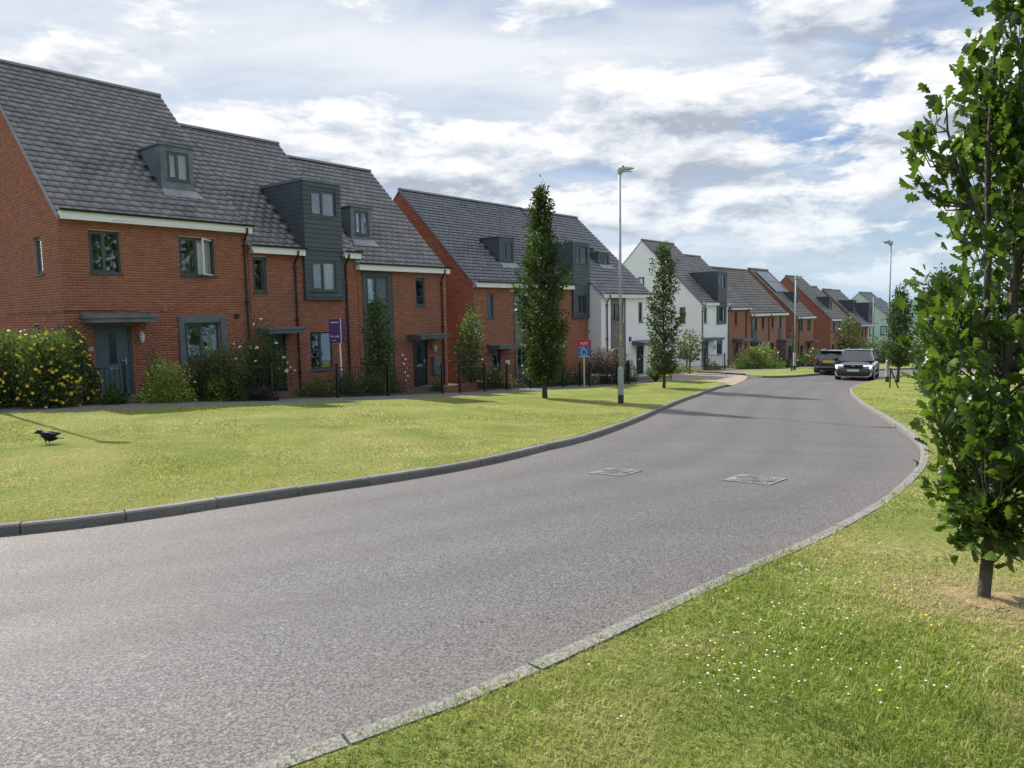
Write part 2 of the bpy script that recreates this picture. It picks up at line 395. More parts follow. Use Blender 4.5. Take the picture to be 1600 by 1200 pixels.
PB = [(-30, 14.5), (-16, 17.4), (-12.65, 18.13), (-11.12, 18.21), (-9.98, 18.6), (-7.95, 19.6), (-7.11, 20.38), (-6.1, 21.3), (-5.1, 22.4), (-3.74, 23.9), (-2.0, 25.9), (1.0, 30.6), (3.2, 32.9), (6.08, 35.3), (7.78, 37.28)]
K2 = [(13.04, 41.1), (13.1, 40.0), (13.4, 39.2), (14.1, 38.9), (15.6, 39.9), (17.4, 41.6), (19.6, 44.0), (23, 47.5), (28, 51.5), (36, 57), (47, 65)]
PF2 = [(13.1, 41.2), (13.3, 43.6), (14.6, 44.6), (16.6, 45.6), (18.9, 47.8), (22, 51.3), (27, 56.5), (35, 63), (47, 73)]
PB2 = [(12.0, 43.3), (13.0, 44.7), (14.6, 46.1), (16.4, 47.4), (18.6, 49.8), (21.3, 53), (26, 58), (34, 65), (46, 75)]
# broad terrain under everything
ss = np.r_[np.linspace(-60, 110, 86), np.linspace(120, 700, 30)]; qq = np.r_[np.linspace(-300, -30, 10), np.linspace(-25, 40, 34), np.linspace(50, 500, 14)]
S_, Q_ = np.meshgrid(ss, qq, indexing='ij'); X_ = P0[0]+D[0]*S_+N[0]*Q_; Y_ = P0[1]+D[1]*S_+N[1]*Q_
n_, k_ = S_.shape; i = np.arange(n_-1)[:, None]*k_+np.arange(k_-1)[None]
tag(mk('ground', np.stack([X_, Y_, zg(X_, Y_)-.12], -1).reshape(-1, 3), np.stack([i, i+1, i+1+k_, i+k_], -1).reshape(-1, 4), M_lawn, smooth=True), kind='structure')
m_sea = plain('hazy_sea', (.05, .14, .22), .35, .1, .01)
o = mk('sea', [(-20000, 900, -52), (30000, 900, -52), (30000, 30000, -52), (-20000, 30000, -52)], [[0, 1, 2, 3]], m_sea); tag(o, kind='structure')
roadL = [p for p in KL]+[(11.2, 35.9), (12.2, 38.5)]+[(13.02, 39.6), (13.4, 39.2)]+K2[3:]
NR = 220
# split so that both sides stay paired
road = loft('road', resample(KL[:-1], 150, 2), resample(KR[:16], 150, 2), 150, 44, 0., M_road, edgeattr=True)
loft('road', resample([KL[-2], (9.98, 33.3), (11.2, 35.9), (12.2, 38.2), (13.4, 39.1), (14.1, 38.8)]+K2[4:], 80), resample(KR[15:], 80), 80, 16, -.002, M_road, edgeattr=True)
loft('driveway', [(9.97, 33.3), (9.72, 35.2), (9.35, 35.8), (7.9, 36.6), (8.6, 39.5), (9.2, 42.6), (9.4, 46)], [(9.98, 33.28), (11.2, 35.9), (12.2, 38.2), (13.0, 40.5), (13.1, 43.2), (12.2, 44.0), (11.6, 47)], 40, 10, .012, M_paver)
loft('footpath', PB, PF[:-3], 90, 5, .085, M_path)
loft('footpath', PB2, PF2, 50, 4, .085, M_path)
def offs(curve, dd, n=400):
    c = resample(curve, n, 2); t = np.gradient(c, axis=0); t /= np.linalg.norm(t, axis=1)[:, None]+1e-9; return c+np.stack([-t[:, 1], t[:, 0]], -1)*dd
LA = loft('grass_verge', PF, list(map(tuple, offs(KL, .108))), 150, 26, .10, M_lawn, rough=.03)
KRo = [(-2, -9), (1, -5.5), (4, -2.5), (6.5, 0), (9, 2.5), (11.5, 5), (14, 9), (16.5, 13), (19, 18), (21.5, 23), (25, 27), (30, 31), (38, 36), (48, 42), (62, 52)]
LB = loft('grass_verge', list(map(tuple, offs(KR, -.10))), KRo, 150, 30, .108, M_lawn, rough=.05)
LC = loft('grass_verge', K2, PF2, 50, 8, .10, M_lawn)
# garden strip in front of and under the houses
gA = [tuple(P0+D*s+N*(-16)) for s in np.linspace(-12, 33, 20)]
loft('garden_ground', [tuple(P0+D*s+N*(-16)) for s in (-14, 0, 10, 20, 30)], PB, 60, 22, .07, M_soil)
loft('garden_ground', [tuple(P0+D*s+N*(-16)) for s in (33, 50, 70, 90, 110)], PB2+[(60, 86)], 60, 12, .07, M_soil)
# kerb stones
kroot = empty('kerb', (0, 0, 0), kind='structure')
M_kerbp = plain('pale_granite_kerb', (.20, .197, .185), .9, .55, 45, bmp=.8, bs=60)
def kerb(curve, n0, length, wdt, side, mh=.118, seglen=.915, mt=None):
    c = resample(curve, 1200, 2); L = np.r_[0, np.cumsum(np.hypot(*(c[1:]-c[:-1]).T))]
    t = 0.
    while t < min(length, L[-1]-seglen):
        t0, t1 = t+.006, t+seglen-.006; t += seglen
        pts = []
        for tt in (t0, (t0+t1)/2, t1):
            x = np.interp(tt, L, c[:, 0]); y = np.interp(tt, L, c[:, 1])
            x2 = np.interp(tt+.02, L, c[:, 0]); y2 = np.interp(tt+.02, L, c[:, 1])
            dx, dy = x2-x, y2-y; h = math.hypot(dx, dy)+1e-9; nx, ny = -dy/h*side, dx/h*side
            pts.append((x, y, nx, ny))
        V = []; dz = rng.normal(0, .003)
        for x, y, nx, ny in pts:
            z = float(zg(x, y))
            for a, zz in ((0, -.1), (0, mh-.018), (.02, mh), (wdt, mh+.002), (wdt, -.1)):
                V.append((x+nx*a, y+ny*a, z+zz+dz))
        F = []
        for i in range(2):
            for j in range(4): F.append([i*5+j, i*5+j+1, i*5+5+j+1, i*5+5+j])
        F += [[0, 1, 2, 3, 4], [14, 13, 12, 11, 10]]
        mk('kerb_stone', V, F, mt or M_kerb, kroot)
kerb(KL, 0, 60, .115, 1, mh=.098)
kerb(KR, 0, 66, .105, -1, mh=.112, mt=M_kerbp)
kerb(K2, 0, 30, .13, 1)

# ------------------------------------------------------------------ houses (street frame: x along the terrace, y back, z up)
BR_VAR = {}
def isub(lo, hi, cuts):
    seg = [(lo, hi)]
    for c0, c1 in cuts:
        ns = []
        for a, b in seg:
            if c1 <= a or c0 >= b: ns.append((a, b)); continue
            if c0 > a: ns.append((a, c0))
            if c1 < b: ns.append((c1, b))
        seg = ns
    return seg
class House:
    def __init__(s, label, x0, base, y0=0., cat='house', group='terraced houses along the street', name='terraced_house', rz=None, origin=None):
        s.x0, s.base, s.y0 = x0, base, y0
        if origin is None:
            p = P0+D*x0-N*y0; s.root = empty(name, (p[0], p[1], base), RZ, label=label, cat=cat, group=group)
        else:
            s.root = empty(name, (origin[0], origin[1], base), rz, label=label, cat=cat, group=group)
        s.loc = (-x0, -y0, -base)
    def part(s, o, parent=None):
        o.parent = parent or s.root
        o.location = (0, 0, 0) if parent else s.loc
        return o
    def mb(s, m_, name, mt, parent=None, **k):
        return s.part(m_.mk(name, mt, **k), parent)
    # frames: front T(a,b,c)->(a, yf+b, c); left gable T(a,b,c)->(xg+b, a, c); right gable (xg-b, a, c)
    def front(s, yf=0.): return lambda a, b, c: (a, yf+b, c)
    def left(s, xg): return lambda a, b, c: (xg+b, a, c)
    def right(s, xg): return lambda a, b, c: (xg-b, a, c)
    def wall(s, T, a0, a1, z0, z1, holes, mt, bricks=None, single=0, tri=None, name='wall', stuff_mat=None):
        """tri: (apex_a, apex_z, back_a) gable top above z1"""
        m_ = MB(T)
        xs = sorted({a0, a1, *[h[0] for h in holes], *[h[1] for h in holes]}); zs = sorted({z0, z1, *[h[2] for h in holes], *[h[3] for h in holes]})
        xs = [x for x in xs if a0 <= x <= a1]; zs = [z for z in zs if z0 <= z <= z1]
        for i in range(len(xs)-1):
            for j in range(len(zs)-1):
                cx, cz = (xs[i]+xs[i+1])/2, (zs[j]+zs[j+1])/2
                if any(h[0] < cx < h[1] and h[2] < cz < h[3] for h in holes): continue
                m_.poly([(xs[i], 0, zs[j]), (xs[i+1], 0, zs[j]), (xs[i+1], 0, zs[j+1]), (xs[i], 0, zs[j+1])])
        for h in holes:
            dd = .16
            m_.poly([(h[0], 0, h[2]), (h[0], dd, h[2]), (h[0], dd, h[3]), (h[0], 0, h[3])])
            m_.poly([(h[1], 0, h[2]), (h[1], dd, h[2]), (h[1], dd, h[3]), (h[1], 0, h[3])])
            m_.poly([(h[0], 0, h[3]), (h[0], dd, h[3]), (h[1], dd, h[3]), (h[1], 0, h[3])])
            m_.poly([(h[0], 0, h[2]), (h[0], dd, h[2]), (h[1], dd, h[2]), (h[1], 0, h[2])])
        if tri: m_.poly([(a0, 0, z1), (a1, 0, z1), (tri[0], 0, tri[1])])
        wl = s.mb(m_, name, mt)
        if bricks:
            arr = []; rows = int((z1-z0)/.075); zt = tri[1] if tri else z1
            k = 0; z = z0
            while z < zt-.05:
                lo, hi = a0, a1
                if z+.065 > z1:
                    if not tri: break
                    f = (z+.075-z1)/(tri[1]-z1); lo = a0+(tri[0]-a0)*f; hi = a1+(tri[0]-a1)*f
                cuts = [(h[0], h[1]) for h in holes if h[2]-.03 < z+.032 < h[3]+.03]
                for (p, q) in isub(lo, hi, cuts):
                    off = (k % 2)*.1125; j0 = math.floor((p-off)/.225); x = j0*.225+off
                    while x < q:
                        b0, b1 = max(x, p), min(x+.215, q)
                        if b1-b0 > .03: arr.append((b0, b1, -.003-random.random()*.002, .01, z, z+.065))
                        x += .225
                z += .075; k += 1
            arr = np.array(arr); n = len(arr)
            if single:
                cc = np.array([px_dist(T, r) for r in arr]); order = np.argsort(cc); big = order[:single]; rest = order[single:]
                for i in big:
                    key = None
                    V, F = boxes([arr[i]], T)
                    key = (round(arr[i][1]-arr[i][0], 3), T.__defaults__, random.randint(0, 5))
                    c0 = V.min(0)
                    kk = (tuple(np.round(V.max(0)-c0, 3)), key[2])
                    if kk not in BR_VAR: 
                        o = mk('brick', V-c0, F, bricks, rnd=[(key[2]+.5)/6]*8); BR_VAR[kk] = o
                    else: o = inst(BR_VAR[kk], 'brick', None)
                    o.parent = wl; o.location = c0
                arr = arr[rest]; n = len(arr)
            V, F = boxes(arr, T)
            o = mk('brickwork', V, F, bricks, rnd=np.repeat(rng.random(n), 8)); o['kind'] = 'stuff'; o.parent = wl
        return wl
    def window(s, T, a0, a1, z0, z1, lights=2, parent=None, curt=None, rec=.07, sill=True, room=True, name='window', open_=False, mt=None, fr=.055):
        mt = mt or M_frame
        m_ = MB(T); b0, b1 = rec, rec+.06
        m_.box(a0, a1, b0, b1, z0, z0+fr); m_.box(a0, a1, b0, b1, z1-fr, z1)
        m_.box(a0, a0+fr, b0, b1, z0+fr, z1-fr); m_.box(a1-fr, a1, b0, b1, z0+fr, z1-fr)
        wl = (a1-a0-2*fr-(lights-1)*.05)/lights
        ls = []
        for i in range(lights):
            x = a0+fr+i*(wl+.05)
            if i: m_.box(x-.05, x, b0-.005, b1, z0+fr, z1-fr)
            f2 = .038 if i % 2 == 0 else .012
            if f2 > .02:
                m_.box(x, x+wl, b0-.012, b0+.03, z0+fr, z0+fr+f2); m_.box(x, x+wl, b0-.012, b0+.03, z1-fr-f2, z1-fr)
                m_.box(x, x+f2, b0-.012, b0+.03, z0+fr+f2, z1-fr-f2); m_.box(x+wl-f2, x+wl, b0-.012, b0+.03, z0+fr+f2, z1-fr-f2)
            ls.append((x+f2, x+wl-f2, z0+fr+f2, z1-fr-f2))
        if parent is None:
            w_ = s.mb(m_, name, mt); pp = w_
        else:
            w_ = s.mb(m_, 'window_frame', mt, parent); pp = parent
        for i, (x, x2, c, d_) in enumerate(ls):
            q = MB(T)
            if open_ and i == lights-1:
                q.T = None; q = MB(T); q.poly([(x, -.28, c), (x2, b0, c), (x2, b0, d_), (x, -.28, d_)])
                f = MB(T)
                for (p1, p2) in (((x, -.30, c-.04), (x2, b0-.02, c)), ((x, -.30, d_), (x2, b0-.02, d_+.04))):
                    f.prism([(p1[0], p1[1], p1[2]), (p2[0], p2[1], p1[2]), (p2[0], p2[1], p2[2]), (p1[0], p1[1], p2[2])], (0, .04, 0))
                f.box(x-.02, x+.02, -.31, -.27, c-.04, d_+.04)
                s.mb(f, 'open_casement', M_plast, pp)
            else: q.box(x, x2, b0+.02, b0+.034, c, d_)
            s.mb(q, 'pane', M_glass, pp)
        if sill:
            q = MB(T); q.box(a0-.03, a1+.03, -.045, b0+.02, z0-.035, z0-.002); s.mb(q, 'sill', mt, pp)
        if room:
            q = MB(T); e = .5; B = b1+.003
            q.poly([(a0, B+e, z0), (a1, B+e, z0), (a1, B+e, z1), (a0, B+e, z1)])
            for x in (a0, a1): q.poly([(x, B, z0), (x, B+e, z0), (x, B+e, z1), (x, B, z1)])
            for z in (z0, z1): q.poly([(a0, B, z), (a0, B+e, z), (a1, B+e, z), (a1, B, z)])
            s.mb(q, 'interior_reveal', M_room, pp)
        if curt:
            kind, fl, fr_ = curt
            def sheet(x, x2, mt_, z_=None, nm='curtain'):
                q = MB(T); n = max(4, int((x2-x)/.03)); zz = z_ or z0+.03
                V = []; F = []
                for i in range(n+1):
                    xx = x+(x2-x)*i/n; bb = B_+.025*math.sin(xx*62+x*9)+.01*math.sin(xx*23)
                    V += [(xx, bb, zz), (xx, bb, z1-.03)]
                for i in range(n): F.append([2*i, 2*i+2, 2*i+3, 2*i+1])
                q.add(V, F); s.mb(q, nm, mt_, pp)
            B_ = b1+.09; wd = a1-a0
            mt_ = {'cream': M_curt, 'net': M_net, 'dark': M_clad}[kind]
            if fl > 0: sheet(a0+.03, a0+.03+wd*fl, mt_)
            if fr_ > 0: sheet(a1-.03-wd*fr_, a1-.03, mt_)
            if kind == 'blind': pass
        return w_
    def roof(s, x0, x1, ye, ze, yr, zr, tile=None, single=0, excl=(), gauge=.27, tw=.33, yb=None, zb=None, mt=None, rear=None, ridge=True, ov=.28, verge=.04):
        """front slope from wall line (ye,ze) to ridge (yr,zr)"""
        sl = math.hypot(yr-ye, zr-ze); ty, tz = (yr-ye)/sl, (zr-ze)/sl; ny, nz = -tz, ty
        X0, X1 = x0-verge, x1+verge
        def T(x, t, nn): return x, ye+ty*t+ny*nn, ze+tz*t+nz*nn
        yb = yb if yb is not None else 2*yr-ye; zb = zb if zb is not None else ze
        mt = mt or M_tile
        if tile:
            q = MB(); 
            q.poly([(x0, ye+.02, ze+.02*tz/ty), (x1, ye+.02, ze+.02*tz/ty), (x1, yr, zr), (x0, yr, zr)])
            rf = s.mb(q, 'roof', M_under)
            arr = []; rows = int((sl+ov)/gauge)+1; rw = []
            for r in range(rows):
                t0 = -ov+r*gauge; t1 = min(t0+gauge+.07, sl)
                if t0 > sl-.08: break
                x = X0-(tw/2 if r % 2 else 0)+.0
                while x < X1-.02:
                    a, b_ = max(x, X0), min(x+tw-.012, X1)
                    x += tw
                    if b_-a < .03: continue
                    cy = ye+ty*(t0+gauge/2); cx = (a+b_)/2
                    if any(e[0] < cx < e[1] and e[2] < cy < e[3] for e in excl): continue
                    arr.append((a, b_, t0, t1)); rw.append(r)
            arr = np.array(arr); n = len(arr)
            def build(A, jit):
                n = len(A); V = np.zeros((n, 8, 3)); th = tile
                n0 = .052+jit*.7; n1 = np.full(n, .014)
                for i in range(8):
                    V[:, i, 0] = A[:, 0] if not (i >> 2 & 1) else A[:, 1]
                    hi = (i >> 1 & 1); V[:, i, 1] = A[:, 3] if hi else A[:, 2]-jit
                    top = i & 1; bb = n1 if hi else n0
                    V[:, i, 2] = bb+(0 if top else -th)
                x, y, z = T(V[..., 0], V[..., 1], V[..., 2]); return np.stack([x, y, z], -1).reshape(-1, 3)
            jit = rng.normal(0, .0018, n)
            V = build(arr, jit)
            if single:
                # the tiles that show largest: nearest to the camera
                c = V.reshape(n, 8, 3).mean(1); W = P0[None]+c[:, :1]*D[None]-c[:, 1:2]*N[None]
                order = np.argsort(np.hypot(W[:, 0], W[:, 1])); big, rest = order[:single], order[single:]
                Vb = V.reshape(n, 8, 3); cache = {}
                for i in big:
                    c0 = Vb[i][0]; kk = (round(arr[i][1]-arr[i][0], 2), round(arr[i][3]-arr[i][2], 2), random.randint(0, 6))
                    if kk not in cache: o = cache[kk] = mk('roof_tile', Vb[i]-c0, BF.copy(), mt, rnd=[(kk[2]+.5)/7]*8)
                    else: o = inst(cache[kk], 'roof_tile', None)
                    o.parent = rf; o.location = c0
                V = Vb[rest].reshape(-1, 3); n = len(rest)
            F = (BF[None]+8*np.arange(n)[:, None, None]).reshape(-1, 4)
            o = mk('roof_tiling', V, F, mt, rnd=np.repeat(rng.random(n), 8)); o['kind'] = 'stuff'; o.parent = rf
        else:
            q = MB(); a = T(X0, -ov, .03); b_ = T(X1, -ov, .03); c = T(X1, sl, .03); dd = T(X0, sl, .03)
            q.prism([a, b_, c, dd], (0, 0, -.05)); rf = s.mb(q, 'roof', mt)
        # rear slope
        q = MB(); sl2 = math.hypot(yb-yr, zr-zb); e = .25
        q.prism([(X0, yr, zr+.03), (X1, yr, zr+.03), (X1, yb+e*(yb-yr)/sl2, zb-e*(zr-zb)/sl2), (X0, yb+e*(yb-yr)/sl2, zb-e*(zr-zb)/sl2)], (0, 0, -.05))
        s.mb(q, 'rear_slope', rear or M_roofrear, rf)
        if ridge:
            n = max(1, round((X1-X0)/.45)); L = (X1-X0)/n; first = None
            for i in range(n):
                if first is None:
                    q = MB(); k = 6; V = []; F = []
                    for e_ in (0, L-.006):
                        for j in range(k+1):
                            a = math.pi*j/k; V.append((e_, -.13*math.cos(a), -.06+.12*math.sin(a)))
                    for j in range(k): F.append([j, j+1, k+2+j, k+1+j])
                    F += [list(range(k+1)), list(range(k+1, 2*k+2))[::-1]]
                    q.add(V, F); first = o = q.mk('ridge_tile', mt, rnd=[.3]*len(V)); 
                else: o = inst(first, 'ridge_tile', None)
                o.parent = rf; o.location = (X0+i*L, yr, zr+.05)
        return rf
    def verge(s, x, ye, ze, yr, zr, mt=None, t=.05, ov=.28):
        sl = math.hypot(yr-ye, zr-ze); ty, tz = (yr-ye)/sl, (zr-ze)/sl
        q = MB(); q.prism([(x-t/2, ye-ov*ty, ze-ov*tz-.05), (x-t/2, yr, zr-.07), (x-t/2, yr, zr+.03), (x-t/2, ye-ov*ty, ze-ov*tz+.05)], (t, 0, 0))
        s.mb(q, 'verge_strip', mt or M_tile, rnd=[.2]*8)
    def eave(s, segs, z, y=0., h=.21):
        for a, b_ in segs:
            q = MB(); q.box(a, b_, y-.235, y-.19, z-h, z+.04); q.box(a, b_, y-.19, y, z-h+.01, z-h+.025)
            q.box(a, a+.02, y-.19, y-.002, z-h+.026, z-.02); q.box(b_-.02, b_, y-.19, y-.002, z-h+.026, z-.02)
            s.mb(q, 'fascia', M_fascia)
            q = MB(); V = []; F = []; k = 6
            for x in (a-.03, b_+.03):
                for j in range(k+1):
                    t = math.pi*j/k; V.append((x, y-.290-.05*math.cos(t), z+.055-.06*math.sin(t)))
            for j in range(k): F.append([j, j+1, k+2+j, k+1+j])
            F += [list(range(k+1)), list(range(k+1, 2*k+2))[::-1]]
            q.add(V, F); s.mb(q, 'gutter', M_pipe)
    def pipe(s, x, z, y=0., zb=None):
        q = MB(); zb = zb if zb is not None else s.base-.1
        q.tube([(x, y-.275, z-.06), (x, y-.275, z-.16), (x+.0, y-.06, z-.42), (x, y-.06, z-.5), (x, y-.06, zb)], .036, 8)
        for zz in np.arange(z-.6, zb+.3, -1.8): q.box(x-.055, x+.055, y-.10, y-.0, zz-.03, zz+.03)
        s.mb(q, 'drainpipe', M_pipe)
    def door(s, T, a0, a1, z0, z1, mt, style=1, fmt=None):
        q = MB(T); f = .06; q.box(a0, a0+f, .05, .12, z0, z1); q.box(a1-f, a1, .05, .12, z0, z1); q.box(a0+f, a1-f, .05, .12, z1-f, z1); 
        fr = s.mb(q, 'door_frame', fmt or mt)
        q = MB(T); q.box(a0+f+.004, a1-f-.004, .075, .115, z0+.03, z1-f-.004)
        xc = (a0+a1)/2
        dr = s.mb(q, 'door', mt)
        q = MB(T); q.box(xc-.10, xc+.10, .066, .076, z0+.95, z1-.25); s.mb(q, 'glazed_slot', M_glass, dr)
        q = MB(T)
        for z in (z0+.25, z0+.6): q.box(a0+.16, a1-.16, .070, .0745, z, z+.012)
        s.mb(q, 'door_moulding', mt, dr)
        q = MB(T); q.box(xc-.14, xc+.14, .06, .0745, z0+.80, z0+.87); s.mb(q, 'letterbox', M_galv, dr)
        q = MB(T); q.box(a1-f-.12, a1-f-.09, .03, .0745, z0+.9, z0+1.1); q.box(a1-f-.22, a1-f-.09, .02, .035, z0+1.02, z0+1.045); s.mb(q, 'handle', M_galv, dr)
        q = MB(T); q.box(a0-.03, a1+.03, -.06, .14, z0-.05, z0); s.mb(q, 'threshold', M_galv)
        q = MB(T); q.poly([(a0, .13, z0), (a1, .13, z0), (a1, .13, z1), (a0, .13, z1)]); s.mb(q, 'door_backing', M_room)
    def canopy(s, a0, a1, z0, z1, y=0., depth=.75, mt=None):
        q = MB(); q.box(a0, a1, y-depth, y-.006, z0, z0+.12)
        q.prism([(a0-.05, y-depth-.05, z0+.121), (a0-.05, y-.006, z0+.121), (a0-.05, y-.006, z1+.05), (a0-.05, y-depth-.05, z0+.17)], (a1-a0+.1, 0, 0))
        s.mb(q, 'door_canopy', mt or M_lead)
    def dormer(s, x0, x1, z0, z1, yf, roofpt, w=None, mt=None, boards=0, lights=2, curt=None, win=None, name='dormer', roof_t=.05, cap=.05, wmt=None, flash=True):
        """box dormer; roofpt=(ye,ze,slope)"""
        ye, ze, slp = roofpt; mt = mt or M_lead
        yb = ye+(z1-ze)/slp
        yz = lambda y: ze+(y-ye)*slp
        zf = min(z0, yz(yf)) if z0 > yz(yf) else z0
        wx0, wx1, wz0, wz1 = win
        m_ = MB()
        T = s.front(yf)
        xs = [x0, wx0, wx1, x1]; zs = [z0-.02, wz0, wz1, z1]
        for i in range(3):
            for j in range(3):
                if i == 1 and j == 1: continue
                m_.poly([(xs[i], yf, zs[j]), (xs[i+1], yf, zs[j]), (xs[i+1], yf, zs[j+1]), (xs[i], yf, zs[j+1])])
        for x in (x0, x1):
            m_.poly([(x, yf, z0-.02), (x, yf, z1), (x, yb, z1), (x, max(yf, ye+(z0-.02-ze)/slp), z0-.02)])
        dm = s.mb(m_, name, mt)
        q = MB(); q.box(x0-cap, x1+cap, yf-cap, yb+.1, z1+.002, z1+.002+roof_t); s.mb(q, 'dormer_roof', M_lead if mt is not M_white else mt, dm)
        s.window(T, wx0, wx1, wz0, wz1, lights, parent=dm, curt=curt, rec=.02, mt=wmt)
        if flash:
            q = MB(); y1 = yf-.02; y2 = yf-.28
            q.prism([(x0-.06, y2, yz(y2)+.075), (x1+.2, y2, yz(y2)+.075), (x1+.06, y1, yz(y1)+.075), (x0, y1, yz(y1)+.075)], (0, 0, .012)); s.mb(q, 'flashing', M_leadpale, dm)
        if boards:
            bh = boards; zz = z1
            while zz > z0+.02:
                zb_ = max(zz-bh, z0)
                for (h0, h1) in isub(x0-.012, x1+.012, [(wx0-.02, wx1+.02)] if (wz0-.03 < (zz+zb_)/2 < wz1+.03) else []):
                    q = MB(); q.prism([(h0, yf-.001, zz), (h0, yf-.012, zz), (h0, yf-.030, zb_+.008), (h0, yf-.001, zb_+.008)], (h1-h0, 0, 0)); s.mb(q, 'cladding_board', mt, dm)
                for sx, x in ((-1, x0), (1, x1)):
                    zl = ze-.05
                    if zb_ < zl: continue
                    ya, yc = max(yf, ye+(zb_-ze)/slp), max(yf, ye+(zz-ze)/slp)
                    if yc-yf < .05: continue
                    q = MB(); q.prism([(x, yf, zz), (x, yc, zz), (x, ya, zb_+.008), (x, yf, zb_+.008)], (sx*.02, 0, 0))
                    # lower edge stands proud
                    s.mb(q, 'cladding_board', mt, dm)
                zz -= bh
        return dm
    def boards(s, T, a0, a1, z0, z1, holes, mt, bh=.15, parent=None, trim=True):
        q = MB(T); q.box(a0, a1, -.02, -.012, z0, z1) if not holes else None
        if trim:
            t = MB(T)
            t.box(a0-.04, a1+.04, -.035, 0, z1+.002, z1+.04); pn = s.mb(t, 'clad_panel', M_frame, parent)
            for u0 in (a0-.04, a1): t = MB(T); t.box(u0, u0+.04, -.035, 0, z0, z1); s.mb(t, 'corner_trim', M_frame, pn)
        else: pn = parent
        zz = z1
        while zz > z0+.02:
            zb_ = max(zz-bh, z0)
            for (h0, h1) in isub(a0, a1, [(h[0], h[1]) for h in holes if h[2] < (zz+zb_)/2 < h[3]]):
                q = MB(T); q.prism([(h0, -.010, zz), (h0, -.014, zz), (h0, -.030, zb_+.008), (h0, -.010, zb_+.008)], (h1-h0, 0, 0)); s.mb(q, 'cladding_board', mt, pn)
            zz -= bh
        return pn
    def lantern(s, x, z, y=0., mt=None):
        q = MB(); mt = mt or M_plast
        q.box(x-.03, x+.03, y-.05, y-.01, z-.05, z+.12)
        q.tube([(x, y-.05, z+.10), (x, y-.14, z+.17), (x, y-.14, z+.10)], .012, 6)
        q.tube([(x, y-.14, z+.12), (x, y-.14, z+.06), (x, y-.14, z+.055)], [.015, .085, .07], 8)
        for k in range(6):
            a = k*math.pi/3; q.tube([(x+.07*math.cos(a), y-.14+.07*math.sin(a), z+.06), (x+.045*math.cos(a), y-.14+.045*math.sin(a), z-.14)], .008, 4)
        q.tube([(x, y-.14, z-.14), (x, y-.14, z-.16), (x, y-.14, z-.2)], [.055, .04, .01], 8)
        l_ = s.mb(q, 'wall_lantern', mt)
        q = MB(); q.tube([(x, y-.14, z+.05), (x, y-.14, z-.13)], [.055, .035], 8); s.mb(q, 'lantern_glass', M_net, l_)
def px_dist(T, r):
    x, y, z = T((r[0]+r[1])/2, 0, r[4]); p = P0+D*x-N*y; return math.hypot(p[0], p[1])+abs(z)*.01

PROUD = .009
# ---- first house, end of terrace
h = House('red brick end house with blue-grey door beside the yellow flowering hedge', 0.03, -2.14)
x0, x1, ze, zr, yr = .03, 5.55, 2.98, 8.12, 5.3
holes = [(.76, 1.6, 1.37, 2.54), (3.28, 4.43, 1.37, 2.53), (3.32, 4.44, -1.2, -.07), (.74, 1.73, -2.12, -.06)]
h.wall(h.front(), x0, x1, -2.6, ze, holes, M_mortar, M_brick, single=300)
gh = [(1.28, 1.88, 1.38, 2.42), (1.9, 2.3, -.35, -.02)]
h.wall(h.left(x0), 0, 2*yr, -2.6, ze, gh, M_mortar, M_brick, tri=(yr, zr), name='gable_wall')
h.wall(h.right(x1), 0.001, 2*yr, ze-1.2, ze, [], M_mortar, M_brick, tri=(yr, zr), name='gable_wall')
h.wall(lambda a, b, c: (a, 2*yr-b, c), x0, x1, -2.6, ze, [], M_brickf, name='rear_wall')
h.roof(x0, x1, 0, ze, yr, zr, tile=.030, single=300, gauge=.27, tw=.33, excl=[(3.42, 4.44, 1.1, 2.5)])
h.verge(x0-.06, 0, ze, yr, zr); h.eave([(x0-.02, x1+.08)], ze); h.pipe(5.43, ze)
h.window(h.front(), *holes[0], 2, curt=('dark', .0, .12)); h.window(h.front(), *holes[1], 2, curt=('net', 0, .42), open_=True)
h.window(h.front(), *holes[2], 2, curt=('net', .2, .25)); h.window(h.left(x0), *gh[0], 1, curt=('net', .12, 0)); h.window(h.left(x0), *gh[1], 1)
# framed ground floor window surround of little grey shingles
q = MB(); q.box(3.12, 3.30, -.05, -.012, -1.35, .15); q.box(4.46, 4.67, -.05, -.012, -1.35, .15); q.box(3.30, 4.46, -.05, -.012, -.05, .15); sf = h.mb(q, 'window_surround', M_lead)
for xa, xb in ((3.135, 3.29), (4.475, 4.655)):
    for k in range(12):
        q = MB(); z = -1.33+k*.12; q.box(xa, xb, -.062, -.051, z, z+.112); h.mb(q, 'shingle', M_lead, sf)
h.door(h.front(), *holes[3], M_door); h.canopy(.46, 2.15, 0.0, .22)
q = MB(); q.box(.38, 1.95, -.95, -.1, -2.25, -2.14); h.mb(q, 'door_step', M_kerb)
h.lantern(1.98, -.42)
q = MB(); q.box(2.10, 2.24, -.13, -.012, .02, .12); h.mb(q, 'junction_box', M_plast)
q = MB(); q.tube([(2.1, -.03, .08), (1.9, -.82, .25), (1.6, -.5, .30), (1.3, -.03, .33), (.9, -.02, .34), (.03, -.02, .33)], .012, 5); h.mb(q, 'cable', M_pipe)
q = MB(); q.tube([(2.14, -.04, .02), (2.1, -.05, -.2), (1.93, -.05, -.24), (1.9, -.05, -.06)], .01, 5); h.mb(q, 'cable', M_pipe)
q = MB(); q.tube([(.0, a, .31+.012*math.sin(a*5)) for a in np.linspace(0, 4.5, 22)], .014, 5); h.mb(q, 'cable', M_pipe)
for xx, zz, mt_ in ((2.74, .37, M_brickb), (5.05, .13, M_pipe)):
    q = MB(); q.tube([(xx, -.01, zz), (xx, -.045, zz)], .085, 14); h.mb(q, 'vent', mt_)
